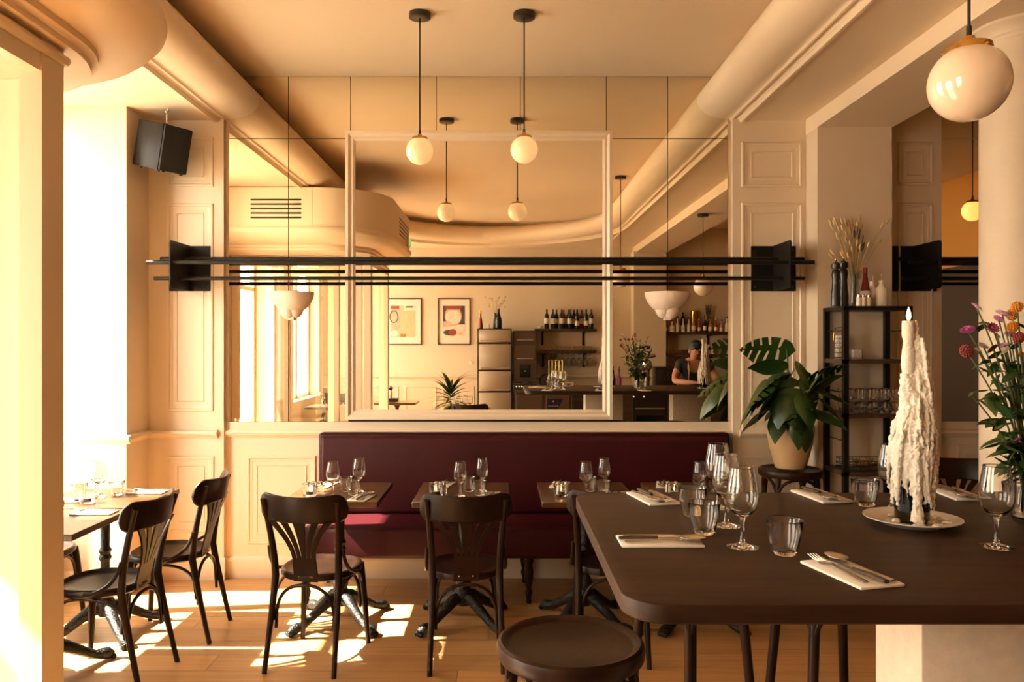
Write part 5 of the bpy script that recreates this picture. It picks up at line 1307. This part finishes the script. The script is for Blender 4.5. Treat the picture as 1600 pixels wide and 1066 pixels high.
MB().box(-0.075, 0.075, -0.04, 0.04, 0, 0.10, 0.006, 1).build('body', 'paper', bxs); MB().box(-0.05, 0.05, 0.04, 0.042, 0.03, 0.085).build('screen', 'print_grey', bxs, False)
jm = thing('citrus_press', 'shiny chrome juice press on the counter, in the mirror', 'juicer', onk(1010, -0.25))
MB().lathe([(0.0, 0.0), (0.11, 0.0), (0.11, 0.03), (0.06, 0.05), (0.0, 0.05)], (0, 0, 0), 24).build('base', 'chrome', jm)
MB().lathe([(0.045, 0.04), (0.045, 0.26), (0.07, 0.30), (0.085, 0.35), (0.07, 0.41), (0.03, 0.44), (0.0, 0.445)], (0, 0, 0), 24).build('body', 'chrome', jm)
MB().tube([(-0.13, 0, 0.44), (0.0, 0, 0.47), (0.13, 0, 0.50)], [0.03, 0.035, 0.03], 12).build('head', 'chrome', jm)
MB().tube([(0.0, 0.05, 0.45), (0.05, 0.09, 0.56), (0.06, 0.10, 0.60)], 0.009, 8).build('lever', 'black_satin', jm)
cm = thing('coffee_machine', 'black coffee machine on the counter, in the mirror', 'machine', onk(1038, -0.28))
MB().box(-0.16, 0.16, -0.12, 0.12, 0, 0.30, 0.012, 2).build('body', 'black_satin', cm); MB().box(-0.17, 0.17, -0.12, 0.15, 0.30, 0.33, 0.006, 1).build('cup_tray', 'black_satin', cm); MB().tube([(-0.05, 0.12, 0.16), (-0.05, 0.24, 0.15)], 0.013, 10).build('portafilter', 'chrome', cm)
for (px, m_, lb) in ((958, 'green_glass', 'green pouring bottle on the counter, in the mirror'), (967, 'petal_magenta', 'magenta pouring bottle on the counter, in the mirror')):
    t = thing('pouring_bottle', lb, 'bottle', onk(px, -0.15))
    MB().lathe([(0.0, 0.0), (0.035, 0.0), (0.035, 0.16), (0.014, 0.21), (0.013, 0.27), (0.0, 0.27)], (0, 0, 0), 18).build('body', m_, t); MB().tube([(0, 0, 0.26), (0, 0, 0.31), (0.01, 0, 0.34)], [0.013, 0.006, 0.004], 8).build('pourer', 'black_satin', t)
for i, (px, dy) in enumerate(((859, -0.05), (865, -0.13), (872, -0.05), (878, -0.13))):
    WG('%s wine glass in front of the wire rack, in the mirror' % WO[i], 'glass', onk(px, dy), 0, 'glasses before the wire rack', 1.15)
# ---- table behind the entrance
ld = thing('table_lamp', 'small black caddy with a white lamp on a rear table, in the mirror', 'lamp', (-1.62, -6.15, Z75))
MB().box(-0.09, 0.09, -0.06, 0.06, 0, 0.05, 0.006, 1).build('tray', 'black_satin', ld); MB().lathe([(0.0, 0.05), (0.03, 0.05), (0.035, 0.12), (0.025, 0.17), (0.0, 0.17)], (-0.03, 0, 0), 16).build('shade', 'white_ceramic', ld); MB().lathe([(0.028, 0.17), (0.045, 0.20), (0.0, 0.235)], (-0.03, 0, 0), 16).build('lid', 'black_satin', ld)
for i, (dx, dy) in enumerate(((-0.16, 0.1), (-0.06, 0.17), (0.0, 0.12))):
    WG('%s wine glass beside the leafy plant, in the mirror' % WO[i], 'glass', (-0.42 + dx, -4.78 + dy, Z75), 0, 'glasses beside the leafy plant')
for i, (dx, dy) in enumerate(((-0.1, 0.1), (0.05, 0.05))):
    WG('%s wine glass on the rear window table, in the mirror' % WO[i], 'glass', (-2.35 + dx, -5.35 + dy, Z75), 0, 'glasses on the rear window table')

# ================================================================== THE BARKEEPER leaning on the high table
pe = thing('person', 'person in black top and braces leaning on the high table, in the mirror', 'person', (2.33, -4.30, 0))
def skin_mesh(name, verts, edges, radii, mname, parent, root=0, sub=2):
    me = bpy.data.meshes.new(name); me.from_pydata([tuple(v_) for v_ in verts], edges, []); me.update()
    o = bpy.data.objects.new(name, me); COL.objects.link(o); o.parent = parent
    sk_ = o.modifiers.new('skin', 'SKIN'); sk_.use_smooth_shade = True
    for i, d_ in enumerate(me.skin_vertices[0].data):
        r_ = radii[i]; d_.radius = r_ if isinstance(r_, tuple) else (r_, r_); d_.use_root = (i == root)
    sb_ = o.modifiers.new('sub', 'SUBSURF'); sb_.levels = sub; sb_.render_levels = sub
    me.materials.append(MATS[mname]); return o
# faces +y (towards the table and mirror); leans forward
V = [(0, -0.10, 0.95), (0, -0.06, 1.10), (0, 0.02, 1.25), (0, 0.09, 1.36), (0, 0.12, 1.415), (0, 0.15, 1.47), (0, 0.165, 1.53), (0, 0.165, 1.585)]
Rd = [(0.16, 0.11), (0.15, 0.105), (0.165, 0.11), (0.11, 0.075), 0.055, (0.068, 0.078), (0.076, 0.092), (0.055, 0.065)]
E = [(0, 1), (1, 2), (2, 3), (3, 4), (4, 5), (5, 6), (6, 7)]
def limb(start, pts, rads):
    p = start
    for q, r_ in zip(pts, rads):
        V.append(q); Rd.append(r_); E.append((p, len(V) - 1)); p = len(V) - 1
    return p
for s in (-1, 1):
    wr_ = limb(3, [(s * 0.17, 0.09, 1.345), (s * 0.235, 0.12, 1.22), (s * 0.26, 0.20, 1.145), (s * 0.16, 0.36, 1.140), (s * 0.10, 0.43, 1.140)], [0.062, 0.048, 0.042, 0.033, 0.027])
    pm_ = limb(wr_, [(s * 0.065, 0.47, 1.138)], [(0.036, 0.020)])
    for k, (fx, fl_) in enumerate(((-0.026, 0.062), (-0.009, 0.070), (0.009, 0.066), (0.025, 0.052))):
        bx_, by_ = s * (0.055 - 0.0) - s * fx * 0.7, 0.492 + fx * 0.5
        limb(pm_, [(bx_ - s * 0.01, by_, 1.136), (bx_ - s * 0.035, by_ + fl_ * 0.45, 1.134), (bx_ - s * 0.05, by_ + fl_ * 0.7, 1.125)], [0.0095, 0.0085, 0.007])
    limb(pm_, [(s * 0.035, 0.455, 1.145), (s * 0.005, 0.475, 1.140)], [0.0105, 0.008])
for s in (-1, 1):
    limb(0, [(s * 0.09, -0.12, 0.82), (s * 0.10, -0.10, 0.46), (s * 0.105, -0.13, 0.09), (s * 0.115, -0.02, 0.045)], [0.095, 0.065, 0.05, 0.045])
body = skin_mesh('body', V, E, Rd, 'skin', pe)
# face
fc = MB()
hz = 1.50; hy = 0.165
nose = MB().tube([(0, hy + 0.085, hz + 0.025), (0, hy + 0.108, hz - 0.012), (0, hy + 0.09, hz - 0.02)], [0.008, 0.013, 0.008], 8).build('nose', 'skin', pe)
for s in (-1, 1):
    e_ = MB().ball((s * 0.030, hy + 0.082, hz + 0.022), 0.011, 10).build('eye', 'porcelain', pe); MB().ball((s * 0.030, hy + 0.091, hz + 0.022), 0.0052, 8).build('pupil', 'hair', e_)
    MB().tube([(s * 0.014, hy + 0.093, hz + 0.042), (s * 0.032, hy + 0.090, hz + 0.047), (s * 0.050, hy + 0.078, hz + 0.040)], [0.004, 0.0045, 0.003], 6).build('eyebrow', 'hair', pe)
    MB().ball((s * 0.078, hy + 0.0, hz + 0.005), 0.026, 10, sx=0.35, sy=0.7).build('ear', 'skin', pe)
MB().tube([(-0.024, hy + 0.083, hz - 0.045), (0, hy + 0.093, hz - 0.048), (0.024, hy + 0.083, hz - 0.045)], [0.004, 0.007, 0.004], 8).build('mouth', 'petal_red', pe)
hr = MB().lathe([(0.081, 0.0), (0.089, 0.03), (0.085, 0.065), (0.066, 0.10), (0.035, 0.122), (0.0, 0.128)], (0, hy - 0.008, hz + 0.02), 24, sx=0.98, sy=1.12)
hr.ball((0, hy - 0.06, hz + 0.02), 0.075, 16, sz=1.1)
hr.tube([(-0.05, hy + 0.075, hz + 0.085), (0.0, hy + 0.098, hz + 0.092), (0.05, hy + 0.075, hz + 0.085)], [0.022, 0.026, 0.022], 8)
hro = hr.build('hair', 'hair', pe)
# clothes: black short-sleeved top, trousers, braces
Vc = [(0, -0.10, 0.90), (0, -0.06, 1.10), (0, 0.02, 1.25), (0, 0.085, 1.355), (0, 0.105, 1.39)]
Rc = [(0.175, 0.125), (0.165, 0.12), (0.18, 0.125), (0.125, 0.09), (0.07, 0.065)]
Ec = [(0, 1), (1, 2), (2, 3), (3, 4)]
for s in (-1, 1):
    b0 = len(Vc); Vc += [(s * 0.17, 0.09, 1.35), (s * 0.225, 0.115, 1.235)]; Rc += [0.074, 0.064]; Ec += [(3, b0), (b0, b0 + 1)]
skin_mesh('shirt', Vc, Ec, Rc, 'black_cloth', pe)
Vt = [(0, -0.10, 0.97)]; Rt = [(0.185, 0.135)]; Et = []
for s in (-1, 1):
    b0 = len(Vt); Vt += [(s * 0.09, -0.12, 0.82), (s * 0.10, -0.10, 0.46), (s * 0.105, -0.13, 0.10)]; Rt += [0.112, 0.08, 0.07]; Et += [(0, b0), (b0, b0 + 1), (b0 + 1, b0 + 2)]
skin_mesh('trousers', Vt, Et, Rt, 'black_cloth', pe)
for s in (-1, 1):
    MB().tube([(s * 0.09, 0.165, 1.385), (s * 0.085, 0.178, 1.30), (s * 0.08, 0.150, 1.20), (s * 0.075, 0.085, 1.05)], 0.012, 8, flat=(1, 0.5)).build('brace_strap', 'strap_cloth', pe)
    MB().box(s * 0.115 - 0.045, s * 0.115 + 0.045, -0.19, 0.075, 0.0, 0.075, 0.03, 3).build('shoe', 'black_cloth', pe)
